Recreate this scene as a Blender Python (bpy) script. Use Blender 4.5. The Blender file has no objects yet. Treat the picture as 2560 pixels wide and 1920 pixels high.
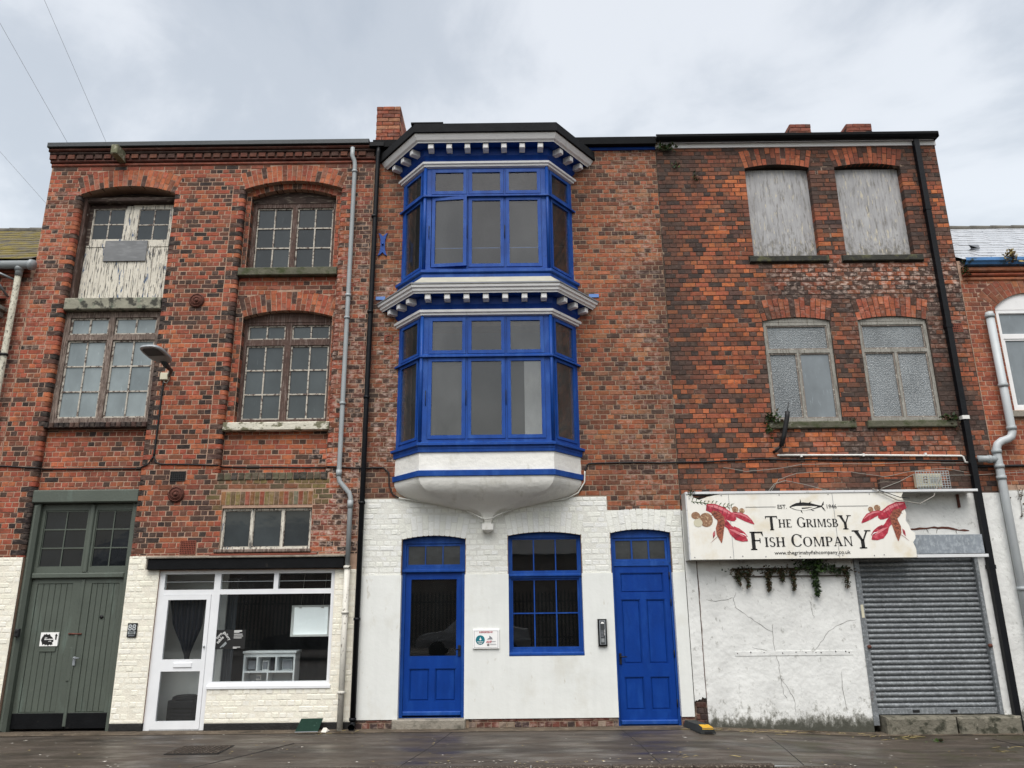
import bpy, math, random
from mathutils import Vector, Matrix
from mathutils.geometry import tessellate_polygon
random.seed(11)
RND = random.Random(5)
S = bpy.context.scene
COL = S.collection
rad = math.radians

# ------------------------------------------------------------------ camera
cam = bpy.data.cameras.new('camera')
cam.sensor_fit = 'HORIZONTAL'; cam.sensor_width = 36.0; cam.lens = 27.04
cam.clip_start = 0.1; cam.clip_end = 500
co = bpy.data.objects.new('camera', cam); COL.objects.link(co)
P, ROLL, YAW = rad(16.0), rad(-0.6165), rad(-0.166)
fw = Vector((math.sin(YAW)*math.cos(P), math.cos(YAW)*math.cos(P), math.sin(P)))
rt0 = Vector((math.cos(YAW), -math.sin(YAW), 0)); up0 = rt0.cross(fw)
rt = rt0*math.cos(ROLL)+up0*math.sin(ROLL); up = -rt0*math.sin(ROLL)+up0*math.cos(ROLL)
m = Matrix((rt, up, -fw)).transposed().to_4x4(); m.translation = (0, -12.3, 1.7475)
co.matrix_world = m
S.camera = co

# ------------------------------------------------------------------ sky and sun (overcast)
SUN_EL = 58
wd = bpy.data.worlds.new('World'); S.world = wd; wd.use_nodes = True
nt = wd.node_tree; nt.nodes.clear(); N = nt.nodes.new; L = nt.links.new
out = N('ShaderNodeOutputWorld'); addn = N('ShaderNodeAddShader'); L(addn.outputs[0], out.inputs['Surface'])
sky = N('ShaderNodeTexSky'); sky.sky_type = 'NISHITA'; sky.sun_disc = False
sky.sun_elevation = rad(SUN_EL); sky.sun_rotation = rad(180); sky.air_density = 1.5; sky.dust_density = 4
b1 = N('ShaderNodeBackground'); b1.inputs['Strength'].default_value = 0.05
L(sky.outputs[0], b1.inputs['Color']); L(b1.outputs[0], addn.inputs[0])
tc = N('ShaderNodeTexCoord'); mp = N('ShaderNodeMapping'); mp.inputs['Scale'].default_value = (1.0, 1.0, 1.9)
mp.inputs['Location'].default_value = (2.35, .4, .2)
L(tc.outputs['Generated'], mp.inputs['Vector'])
n1 = N('ShaderNodeTexNoise'); n1.inputs['Scale'].default_value = 2.1; n1.inputs['Detail'].default_value = 7
n1.inputs['Roughness'].default_value = .56; n1.inputs['Distortion'].default_value = .35
L(mp.outputs[0], n1.inputs['Vector'])
cr = N('ShaderNodeValToRGB'); cr.color_ramp.interpolation = 'EASE'
e = cr.color_ramp.elements
e[0].position = .36; e[0].color = (.565, .575, .565, 1)
e[1].position = .66; e[1].color = (.96, .945, .905, 1)
k = cr.color_ramp.elements.new(.50); k.color = (.655, .658, .64, 1)
L(n1.outputs['Fac'], cr.inputs['Fac'])
b2 = N('ShaderNodeBackground'); b2.inputs['Strength'].default_value = .385
L(cr.outputs[0], b2.inputs['Color']); L(b2.outputs[0], addn.inputs[1])

sun = bpy.data.lights.new('sun', 'SUN'); sun.energy = 1.5; sun.angle = rad(48); sun.color = (1, .995, .985)
so = bpy.data.objects.new('sun', sun); COL.objects.link(so)
d = Vector((.12, math.cos(rad(SUN_EL)), -math.sin(rad(SUN_EL))))
so.rotation_euler = d.to_track_quat('-Z', 'Y').to_euler(); so.location = (-3, -20, 25)

S.view_settings.view_transform = 'Standard'; S.view_settings.look = 'None'
S.view_settings.gamma = 1; S.view_settings.use_curve_mapping = False
S.view_settings.exposure = 0.86
S.render.engine = 'CYCLES'; S.cycles.use_denoising = True
S.cycles.max_bounces = 6; S.cycles.transparent_max_bounces = 12
S.cycles.caustics_reflective = False; S.cycles.caustics_refractive = False

# ------------------------------------------------------------------ materials
def C(h, k=1.0):
    o = []
    for i in (0, 2, 4):
        s = int(h[i:i+2], 16)/255
        o.append(k*(s/12.92 if s <= .04045 else ((s+.055)/1.055)**2.4))
    return (o[0], o[1], o[2], 1)
MATS = {}
class NB:
    def __init__(s, name):
        s.m = bpy.data.materials.new(name); s.m.use_nodes = True; s.t = s.m.node_tree; s.t.nodes.clear()
        s.out = s.n('ShaderNodeOutputMaterial'); s.p = s.n('ShaderNodeBsdfPrincipled'); s.l(s.p.outputs[0], s.out.inputs[0])
        s.pos = s.n('ShaderNodeNewGeometry').outputs['Position']; MATS[name] = s.m
    def n(s, t): return s.t.nodes.new(t)
    def l(s, a, b): s.t.links.new(a, b)
    def noise(s, scale=5, st=(1, 1, 1), detail=4, rough=.5, dist=0, off=(0, 0, 0), tex='Noise'):
        mp = s.n('ShaderNodeMapping'); mp.inputs['Scale'].default_value = st; mp.inputs['Location'].default_value = off
        s.l(s.pos, mp.inputs['Vector'])
        if tex == 'Noise':
            a = s.n('ShaderNodeTexNoise'); a.inputs['Scale'].default_value = scale; a.inputs['Detail'].default_value = detail
            a.inputs['Roughness'].default_value = rough; a.inputs['Distortion'].default_value = dist
            s.l(mp.outputs[0], a.inputs['Vector']); return a.outputs['Fac']
        a = s.n('ShaderNodeTexVoronoi'); a.feature = 'DISTANCE_TO_EDGE'; a.inputs['Scale'].default_value = scale
        s.l(mp.outputs[0], a.inputs['Vector']); return a.outputs['Distance']
    def rng(s, v, a, b, c=0, d=1):
        r = s.n('ShaderNodeMapRange'); r.inputs[1].default_value = a; r.inputs[2].default_value = b
        r.inputs[3].default_value = c; r.inputs[4].default_value = d; s.l(v, r.inputs[0]); return r.outputs[0]
    def mul(s, a, b):
        r = s.n('ShaderNodeMath'); r.operation = 'MULTIPLY'
        for i, x in ((0, a), (1, b)):
            if isinstance(x, (int, float)): r.inputs[i].default_value = x
            else: s.l(x, r.inputs[i])
        r.use_clamp = False; return r.outputs[0]
    def mix(s, f, a, b, mode='MIX'):
        r = s.n('ShaderNodeMix'); r.data_type = 'RGBA'; r.blend_type = mode; r.clamp_factor = True
        for i, x in ((0, f), (6, a), (7, b)):
            if isinstance(x, (int, float)): r.inputs[i].default_value = x
            elif isinstance(x, tuple): r.inputs[i].default_value = x
            else: s.l(x, r.inputs[i])
        return r.outputs[2]
    def scale(s, col, f):
        r = s.n('ShaderNodeVectorMath'); r.operation = 'SCALE'
        if isinstance(col, tuple): r.inputs[0].default_value = col[:3]
        else: s.l(col, r.inputs[0])
        s.l(f, r.inputs['Scale']); return r.outputs[0]
    def base(s, x):
        if isinstance(x, tuple): s.p.inputs['Base Color'].default_value = x
        else: s.l(x, s.p.inputs['Base Color'])
    def rough(s, x):
        if isinstance(x, (int, float)): s.p.inputs['Roughness'].default_value = x
        else: s.l(x, s.p.inputs['Roughness'])
    def bump(s, h, dist=.01, st=.6):
        b = s.n('ShaderNodeBump'); b.inputs['Distance'].default_value = dist; b.inputs['Strength'].default_value = st
        s.l(h, b.inputs['Height']); s.l(b.outputs[0], s.p.inputs['Normal'])

def pm(name, c, r=.6, v=.12, vs=6, b=0, bs=40, layers=(), metal=0, spec=.4, streak=0):
    """plain procedural surface; layers: (colour, threshold, scale, stretch, softness)"""
    k = NB(name); col = k.scale(c, k.rng(k.noise(vs), .3, .7, 1-v, 1+v))
    if streak:
        col = k.scale(col, k.rng(k.noise(1, (16, 16, .9), 5), .4, .72, 1, 1-streak))
    for (c2, t, ts, st, soft) in layers:
        col = k.mix(k.rng(k.noise(ts, st, 7, .6, off=(t*7, t*3, ts)), t-soft, t+soft), col, c2)
    k.base(col); k.rough(r); k.p.inputs['Metallic'].default_value = metal
    k.p.inputs['Specular IOR Level'].default_value = spec
    if b: k.bump(k.noise(bs, detail=6, rough=.6), b)
    return k.m
V1 = (1, 1, 1)
def brickmat(name, single, paint=None):
    k = NB(name)
    if single:
        oi = k.n('ShaderNodeObjectInfo'); c, a = oi.outputs['Color'], oi.outputs['Alpha']
    else:
        at = k.n('ShaderNodeAttribute'); at.attribute_name = 'tone'; c, a = at.outputs['Color'], at.outputs['Alpha']
    va = .22 if not paint else .035
    col = k.scale(c, k.rng(k.noise(22, detail=5, rough=.65), .3, .7, 1-va, 1+va))
    col = k.scale(col, k.rng(k.noise(1.7, (1, 1, .7), 5, .6), .36, .66, 1-va*.9, 1+va*.55))
    if not paint:
        # soot and run-off stains with ragged outlines
        soot = k.rng(k.noise(2.6, (1.3, 1, .55), 8, .68), .585, .67)
        col = k.mix(k.mul(soot, .55), col, (.035, .026, .022, 1))
        burnt = k.rng(k.noise(10, (.8, 1, 1.5), 6, .6, off=(8, 3, 5)), .53, .63)
        col = k.mix(k.mul(burnt, .38), col, (.060, .036, .028, 1))
        broad = k.rng(k.noise(.75, (1, 1, .65), 9, .62, off=(3, 0, 11)), .52, .66)
        col = k.mix(k.mul(broad, .42), col, (.050, .034, .027, 1))
        bl = k.rng(k.noise(9, (1, 1, 1.6), 7, .62), .48, .66)
        col = k.mix(k.mul(bl, a), col, C('c9b3a6'))
        k.bump(k.noise(70, detail=5, rough=.7), .006)
    else:
        chip = k.rng(k.noise(14, detail=8, rough=.62, off=(3, 1, 2)), .655, .70)
        col = k.mix(k.mul(chip, a), col, paint)
        k.bump(k.noise(28, detail=5, rough=.6), .012)
    k.base(col); k.rough(.86 if not paint else .55); k.p.inputs['Specular IOR Level'].default_value = .3
    return k.m
BR = (brickmat('brick_clay', False), brickmat('brick_clay_piece', True))
BP = (brickmat('brick_painted', False, C('b9a890')), brickmat('brick_painted_piece', True, C('b9a890')))

pm('mortar_pale', C('a88c79'), .95, .18, 9, .01, 60)
pm('mortar_beige', C('8f7b69'), .95, .2, 9, .01, 60)
pm('mortar_dark', C('40342d'), .95, .3, 9, .01, 60, [(C('8a7768'), .62, 3, V1, .04)])
pm('mortar_cream', C('e6e1d2'), .7, .08, 9, .01, 40)
pm('mortar_white', C('d6d6cf'), .7, .06, 9, .01, 40)
pm('paint_cream', C('e2dcc4'), .6, .06, 4, .01, 30)
pm('stucco_white', C('e0e2de'), .75, .03, 2.2, .007, 7, [(C('cfcec5'), .64, 1.6, (1, 1, .7), .10), (C('bdb8aa'), .70, 9, (1.2, 1, .5), .06)], streak=.035)
pm('bay_render', C('e6e5df'), .6, .05, 3, .02, 10, [(C('c4c2b6'), .66, 3, (1.5, 1, .7), .09)])
k = NB('render_flaking')
zz = k.n('ShaderNodeSeparateXYZ'); k.l(k.pos, zz.inputs[0])
col = k.scale(C('dfe0dd'), k.rng(k.noise(2.5), .3, .7, .86, 1.06))
spk = k.rng(k.noise(7, (1.4, 1, 1), 9, .72), .58, .66)
col = k.mix(k.mul(spk, .6), col, C('85847c'))
bm_ = k.mul(k.rng(zz.outputs[2], .75, -.05), 1.0)
splash = k.n('ShaderNodeMath'); splash.operation = 'ADD'; k.l(k.noise(6.5, (1.2, 1, .8), 10, .80), splash.inputs[0]); sb_ = k.n('ShaderNodeMath'); sb_.operation = 'ADD'; k.l(k.mul(bm_, .27), sb_.inputs[0]); k.l(k.mul(k.rng(zz.outputs[2], .14, -.10), .26), sb_.inputs[1]); k.l(sb_.outputs[0], splash.inputs[1])
col = k.mix(k.mul(k.rng(splash.outputs[0], .68, .80), .75), col, C('6c6a5e'))
col = k.mix(k.mul(k.rng(splash.outputs[0], .74, .90), .9), col, C('34352a'))
k.base(col); k.rough(.8); k.bump(k.noise(12, detail=6), .02)
pm('render_grey', C('b9b8b2'), .85, .15, 3, .02, 18, [(C('6d6b63'), .60, 5, V1, .05)])
pm('blue_paint', (.006, .057, .285, 1), .48, .12, 4, .006, 26, [((.020, .085, .33, 1), .58, 5, (1.6, 1, .5), .08), ((.008, .03, .11, 1), .70, 14, (1, 1, .6), .05)], spec=.25, streak=.12)
pm('blue_deep', (.002, .038, .235, 1), .42, .09, 3, .004, 26, [((.006, .052, .27, 1), .60, 5, (1.6, 1, .5), .1)], spec=.22, streak=.08)
pm('blue_pale', C('5f83c0'), .6, .1, 5)
pm('white_gloss', C('e4e4e4'), .45, .03, 6, .003, 20, [(C('c9c9c6'), .68, 6, (1.5, 1, .6), .05)])
pm('white_upvc', C('e6e8ea'), .35, .04, 4, spec=.5)
pm('green_paint', C('50574f'), .5, .10, 2.5, .006, 30, [(C('5d6860'), .64, 3, (2, 1, .35), .06), (C('b9bdb5'), .755, 18, (2, 1, .5), .015)])
pm('black_paint', C('121315'), .5, .2, 6, .006, 30, [(C('2a2826'), .68, 9, V1, .03)], spec=.12)
pm('black_pipe', C('101216'), .45, .2, 8, .004, 30, spec=.2)
pm('bitumen', C('1d1c1b'), .6, .3, 6, .02, 25, [(C('c8c0ae'), .70, 11, V1, .02)])
pm('felt', C('1e1f21'), .85, .2, 5, .01, 40, spec=.15)
pm('coping_grey', C('34393c'), .5, .12, 3, .005, 30, streak=.15)
pm('pvc_grey', C('9aa0a2'), .4, .07, 3)
pm('pvc_pale', C('b4b9bb'), .4, .06, 3)
pm('pipe_flaked', C('cfccc2'), .6, .08, 6, .008, 40, [(C('6c6458'), .63, 24, (1, 1, .6), .04)])
pm('pipe_lichen', C('a8a596'), .7, .2, 20, .008, 60, [(C('55524a'), .58, 30, (1, 1, .6), .05)])
pm('wood_bare', C('81736a'), .85, .25, 6, .02, 20, [(C('4b3d36'), .52, 9, (6, 1, .5), .08), (C('bdb4a8'), .66, 14, (5, 1, .5), .03)])
pm('wood_brown', C('4d3a33'), .8, .25, 6, .02, 20, [(C('7d6f68'), .60, 10, (6, 1, .4), .06), (C('c3bbb0'), .70, 16, (4, 1, .6), .02)])
pm('wood_dark', C('3b2f2a'), .85, .3, 5, .02, 20, [(C('7b7166'), .60, 5, (1, 1, 5), .06)])
pm('wood_grey', C('8f8d86'), .8, .15, 6, .02, 20, [(C('605b52'), .60, 10, (7, 1, .5), .05)])
pm('bar_flaked', C('b3ada2'), .75, .15, 14, .006, 50, [(C('5a4b45'), .55, 20, V1, .04)])
pm('bar_dull', C('7d746c'), .8, .15, 14, .006, 50, [(C('bdb7ac'), .60, 20, V1, .04)])
pm('peel_white', C('cfcabd'), .75, .08, 5, .02, 30, [(C('4b4a48'), .575, 11, (4.5, 1, .40), .02), (C('2d4e74'), .64, 8, (2.6, 1, .45), .02), (C('8b5a40'), .74, 3, (4, 1, .3), .02)])
pm('stone_green', C('5b5a4b'), .9, .2, 5, .02, 25, [(C('3c4327'), .56, 6, (1, 1, 1.5), .08), (C('8d8a7e'), .68, 9, V1, .05)])
pm('stone_dark', C('34342f'), .9, .25, 5, .02, 25, [(C('59593f'), .60, 7, V1, .08)])
pm('stone_peel', C('cbc7b8'), .8, .1, 5, .02, 25, [(C('6c6a54'), .53, 5.5, (1, 1, 1.6), .03)])
pm('concrete', C('8b857a'), .9, .15, 6, .02, 30, [(C('5d5a50'), .6, 7, V1, .1)])
pm('step_stone', C('6f6b5f'), .9, .2, 7, .03, 22, [(C('3b3b30'), .56, 8, V1, .06), (C('a39d8e'), .68, 26, V1, .02)])
pm('wire_pale', C('b4b8bc'), .6, .05, 5)
pm('lead_pale', C('a8a699'), .8, .08, 6, .01, 20)
pm('lead_grey', C('6d7075'), .55, .15, 6)
pm('crack_grey', C('55524c'), .9, .1, 8)
pm('iron_rust', C('5a342a'), .85, .3, 20, .01, 60)
pm('iron_dark', C('121213'), .6, .3, 10)
pm('steel_grey', C('8d9296'), .5, .15, 5, metal=.3)
pm('terracotta', C('7d4334'), .85, .15, 10)
pm('board_grey', C('6f7173'), .6, .12, 5, .004, 30, [(C('7f8183'), .58, 4, (1, 1, 4), .06)])
pm('card_white', C('f0f0ee'), .6, .02, 4)
pm('ink_black', C('181818'), .6, .05, 4)
pm('ink_red', C('b0263f'), .5, .05, 4)
pm('ink_teal', C('14727f'), .5, .05, 4)
pm('ink_grey', C('7d8086'), .5, .05, 4)
pm('sign_face', C('e9e7df'), .45, .03, 2.2, 0, 1, [(C('d9cfb8'), .64, 3.0, (1, 1, 1), .12)], streak=.04)
pm('sign_metal', C('d3d5d6'), .45, .06, 4, 0, 1, [(C('8f8f8c'), .68, 8, V1, .05)])
pm('sign_side', C('b3b3ae'), .5, .08, 4)
pm('galv', C('797d80'), .5, .12, 4, .004, 30, [(C('989da0'), .56, 30, V1, .08), (C('5a4a40'), .70, 3, (1.5, 1, .4), .05)], metal=.3, streak=.2)
pm('galv_sheet', C('8b9299'), .5, .12, 9, 0, 1, [(C('a8afb5'), .55, 18, (1, 1, .7), .08), (C('7a5a3a'), .72, 3, (3, 1, .3), .03)], metal=.3)
pm('cable_black', C('18191b'), .6, .1, 5)
pm('cable_grey', C('8a877f'), .6, .1, 5)
pm('plastic_white', C('dcdcd8'), .45, .05, 5)
pm('plastic_cream', C('c9c4ad'), .5, .06, 5)
pm('lamp_grey', C('a6aaad'), .4, .06, 5, metal=.2)
pm('lamp_dark', C('3c3f41'), .5, .1, 30)
pm('yellow_paint', C('c99a1c'), .6, .12, 12, 0, 1, [(C('7d6a30'), .66, 26, V1, .04)])
pm('rubber', C('2b2d2c'), .75, .2, 10, .008, 60)
pm('green_plate', C('1a3229'), .7, .15, 8, .006, 30, [(C('4f6a60'), .68, 16, V1, .04)], spec=.1)
pm('slate_moss', C('5d574b'), .85, .2, 9, .01, 40, [(C('74672a'), .50, 3.2, (1, 1, 1), .09), (C('4b4a40'), .64, 14, V1, .05)])
pm('slate_wet_sheen', C('b3b6ba'), .3, .12, 12, .004, 40, [(C('565b63'), .68, 12, V1, .03)], spec=.6)  # wet slate; the bright sky's reflection is put into the pale base colour
pm('ridge_tile', C('5e5b54'), .85, .2, 8, .01, 40)
pm('gutter_blue', C('4a7cb0'), .5, .15, 6, 0, 1, [(C('27342c'), .60, 5, V1, .06)])
pm('leaf_green', C('3c5424'), .6, .3, 12)
pm('leaf_dark', C('283820'), .6, .3, 12)
pm('leaf_brown', C('453824'), .7, .3, 14)
pm('straw', C('a39363'), .8, .2, 9)
pm('litter_white', C('cfcac0'), .7, .1, 9)
pm('curtain_navy', C('0a0e1c'), .8, .2, 5)
pm('curtain_grey', C('7c828a'), .8, .1, 5)
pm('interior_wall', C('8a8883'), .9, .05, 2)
pm('interior_white', C('ebebe8'), .8, .04, 2)
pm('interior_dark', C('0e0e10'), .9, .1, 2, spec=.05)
pm('shelf_white', C('e4e8ea'), .5, .05, 4)
pm('leather_black', C('0d0d0f'), .6, .1, 6, spec=.1)
pm('fence_steel', C('3a3c3a'), .6, .1, 4)
pm('opposite_brick', C('8f8175'), .9, .2, 3)
pm('opposite_roof', C('77797a'), .7, .1, 3)
pm('car_white', C('c8cbce'), .25, .03, 2, spec=.6)
pm('car_dark', C('1c212c'), .2, .05, 2, spec=.6)
pm('tyre', C('151515'), .8, .1, 6)
pm('shell_brown', C('8d6b52'), .6, .2, 14, 0, 1, [(C('c2a584'), .58, 30, V1, .05)])
pm('lobster_red', C('a8263a'), .5, .15, 10, 0, 1, [(C('c95a66'), .57, 14, V1, .08), (C('7d1f30'), .58, 9, V1, .08)])
pm('lobster_light', C('d07a80'), .5, .1, 20)
pm('lobster_dark', C('7a2030'), .5, .1, 20)
pm('prawn_dark', C('4e2a24'), .5, .1, 20)
pm('prawn_brown', C('9a5a44'), .5, .2, 16, 0, 1, [(C('5e3228'), .55, 34, (1, 1, 2), .05)])
# plywood boarding
k = NB('plywood')
col = k.scale(C('a6a6a7'), k.rng(k.noise(3), .3, .7, .88, 1.1))
col = k.mix(k.rng(k.noise(3, (7, 1, .35), 6, .6, dist=.6), .4, .65, 0, .35), col, C('77777a'))
zs_ = k.n('ShaderNodeSeparateXYZ'); k.l(k.pos, zs_.inputs[0])
alg = k.n('ShaderNodeMath'); alg.operation = 'ADD'; k.l(k.noise(9, (1.2, 1, .7), 9, .7), alg.inputs[0]); k.l(k.rng(zs_.outputs[2], 8.3, 7.5, 0, .30), alg.inputs[1])
col = k.mix(k.rng(alg.outputs[0], .66, .84, 0, .8), col, C('5b574b'))
col = k.mix(k.rng(k.noise(8, (2.6, 1, .42), 8, .66), .50, .66, 0, .7), col, C('625e57'))
col = k.mix(k.rng(k.noise(11, (2.6, 1, .5), 8, .6, off=(4, 4, 4)), .60, .64, 0, .8), col, C('c0b8a3'))
k.base(col); k.rough(.9)
# pavement: damp, streaked concrete
k = NB('pavement_wet')
col = k.scale(C('443c34'), k.rng(k.noise(1.1, (1, 1.6, 1), 5), .3, .7, .72, 1.2))
col = k.mix(k.rng(k.noise(1.4, (.8, 4, 1), 8, .7), .48, .68, 0, .7), col, C('686058'))
col = k.mix(k.rng(k.noise(1.3, (.7, 1.3, 1), 6, .6, off=(7, 2, 0)), .55, .68, 0, .7), col, C('2a2521'))
sx = k.n('ShaderNodeSeparateXYZ'); k.l(k.pos, sx.inputs[0])
gr = k.mul(k.rng(k.noise(2.2, (1, 1, 1), 7, .65, off=(1, 9, 0)), .48, .62), k.rng(sx.outputs[0], 1.2, 4.0))
col = k.mix(k.rng(k.noise(.55, (1, 3, 1), 4, .5, off=(5, 5, 5)), .50, .62, 0, .55), col, C('221e1b'))
col = k.mix(k.mul(gr, .5), col, C('36371f'))
col = k.mix(k.rng(k.noise(60, detail=3), .70, .75, 0, .5), col, C('a79c8c'))
k.base(col); k.rough(k.rng(k.noise(1.6, (1, 2.2, 1), 5, off=(2, 2, 2)), .35, .65, .30, .80)); k.p.inputs['Specular IOR Level'].default_value = .38
k.bump(k.noise(24, (1, 2.5, 1), 6, .65), .008)
pm('fillet_dirty', C('5d5347'), .85, .25, 4, .02, 30, [(C('35302a'), .58, 3, (.8, 1.5, 1), .08), (C('8a8072'), .64, 14, V1, .05)], spec=.2)
pm('tarmac_wet', C('34302d'), .45, .25, 3, .02, 60, [(C('77695a'), .60, 30, V1, .05)])
pm('gutter_grit', C('3d332b'), .9, .3, 12, .03, 60, [(C('8f8577'), .60, 50, V1, .05)])
# glass
def glass_opaque(name, dark, light, rough=.06, wav=0, refl=1.0):
    k = NB(name); oi = k.n('ShaderNodeObjectInfo')
    col = k.mix(oi.outputs['Random'], dark, light)
    col = k.scale(col, k.rng(k.noise(2.2, (1, 1, .6), 6, .6), .3, .7, .78, 1.22))
    col = k.mix(k.rng(k.noise(14, (2, 1, .4), 7, .6), .62, .72, 0, .35), col, tuple(min(1, c*1.9) for c in light[:3])+(1,))
    k.base(col); k.rough(rough); k.p.inputs['Specular IOR Level'].default_value = .5*refl
    if wav:
        w = k.n('ShaderNodeTexWave'); w.wave_type = 'BANDS'; w.bands_direction = 'Z'; w.inputs['Scale'].default_value = 11; w.inputs['Distortion'].default_value = 9
        w.inputs['Detail'].default_value = 2; w.inputs['Detail Scale'].default_value = 3.2
        k.l(k.pos, w.inputs['Vector']); k.bump(w.outputs['Fac'], .03, wav)
    else: k.bump(k.noise(5, detail=2), .004, .4)
glass_opaque('glass_dusty', C('2a2f31'), C('3a4042'))
glass_opaque('glass_dusty_mid', C('383e40'), C('474e50'))
glass_opaque('glass_pale', C('707a7d'), C('8b9597'))
glass_opaque('glass_obscure', C('6f7578'), C('868c8f'), .28, .45)
glass_opaque('glass_pearl', C('6d7478'), C('868e93'), .2)
glass_opaque('glass_black', C('14171b'), C('1e2226'), .05, refl=.7)
glass_opaque('glass_smoke', C('3a3c3c'), C('474949'))
def glass_clear(name, tint, dirt_sheen, amt):
    k = NB(name); k.t.nodes.remove(k.p)
    tr = k.n('ShaderNodeBsdfTransparent'); tr.inputs[0].default_value = tint
    gl = k.n('ShaderNodeBsdfGlossy'); gl.inputs['Roughness'].default_value = .02
    df = k.n('ShaderNodeBsdfDiffuse'); df.inputs[0].default_value = dirt_sheen  # faint grime on shop panes; on bay panes, grey sky reflection painted in
    oi = k.n('ShaderNodeObjectInfo'); k.l(k.scale(dirt_sheen, k.rng(oi.outputs['Random'], 0, 1, .6, 1.4)), df.inputs[0])
    fr = k.n('ShaderNodeFresnel'); fr.inputs[0].default_value = 1.85
    a = k.n('ShaderNodeMixShader'); b = k.n('ShaderNodeMixShader')
    k.l(k.rng(k.noise(3, (1, 1, .5), 7, .6), .3, .75, amt*.5, amt*1.6), a.inputs[0]); k.l(tr.outputs[0], a.inputs[1]); k.l(df.outputs[0], a.inputs[2])
    bf = k.n('ShaderNodeNewGeometry'); k.l(k.mul(fr.outputs[0], k.rng(bf.outputs['Backfacing'], 0, 1, 1, 0)), b.inputs[0]); k.l(a.outputs[0], b.inputs[1]); k.l(gl.outputs[0], b.inputs[2]); k.l(b.outputs[0], k.out.inputs[0])
glass_clear('glass_shop', (.90, .92, .92, 1), C('7a8082'), .015)
glass_clear('glass_bay', (.90, .91, .91, 1), C('6c6e6e'), .13)
k = NB('lightbox_face'); k.base(C('eef2f2')); k.rough(.5); k.p.inputs['Emission Color'].default_value = C('eef4f4'); k.p.inputs['Emission Strength'].default_value = .28
pm('sill_timber', C('8d8b7c'), .85, .2, 6, .02, 25, [(C('3f3f38'), .54, 7, (1, 1, .9), .05), (C('6d7a68'), .62, 6, V1, .06)])
pm('timber_end', C('6f7058'), .85, .2, 9, .01, 25, [(C('a9a592'), .58, 14, V1, .05)])
def MT(x): return MATS[x] if isinstance(x, str) else x
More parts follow.
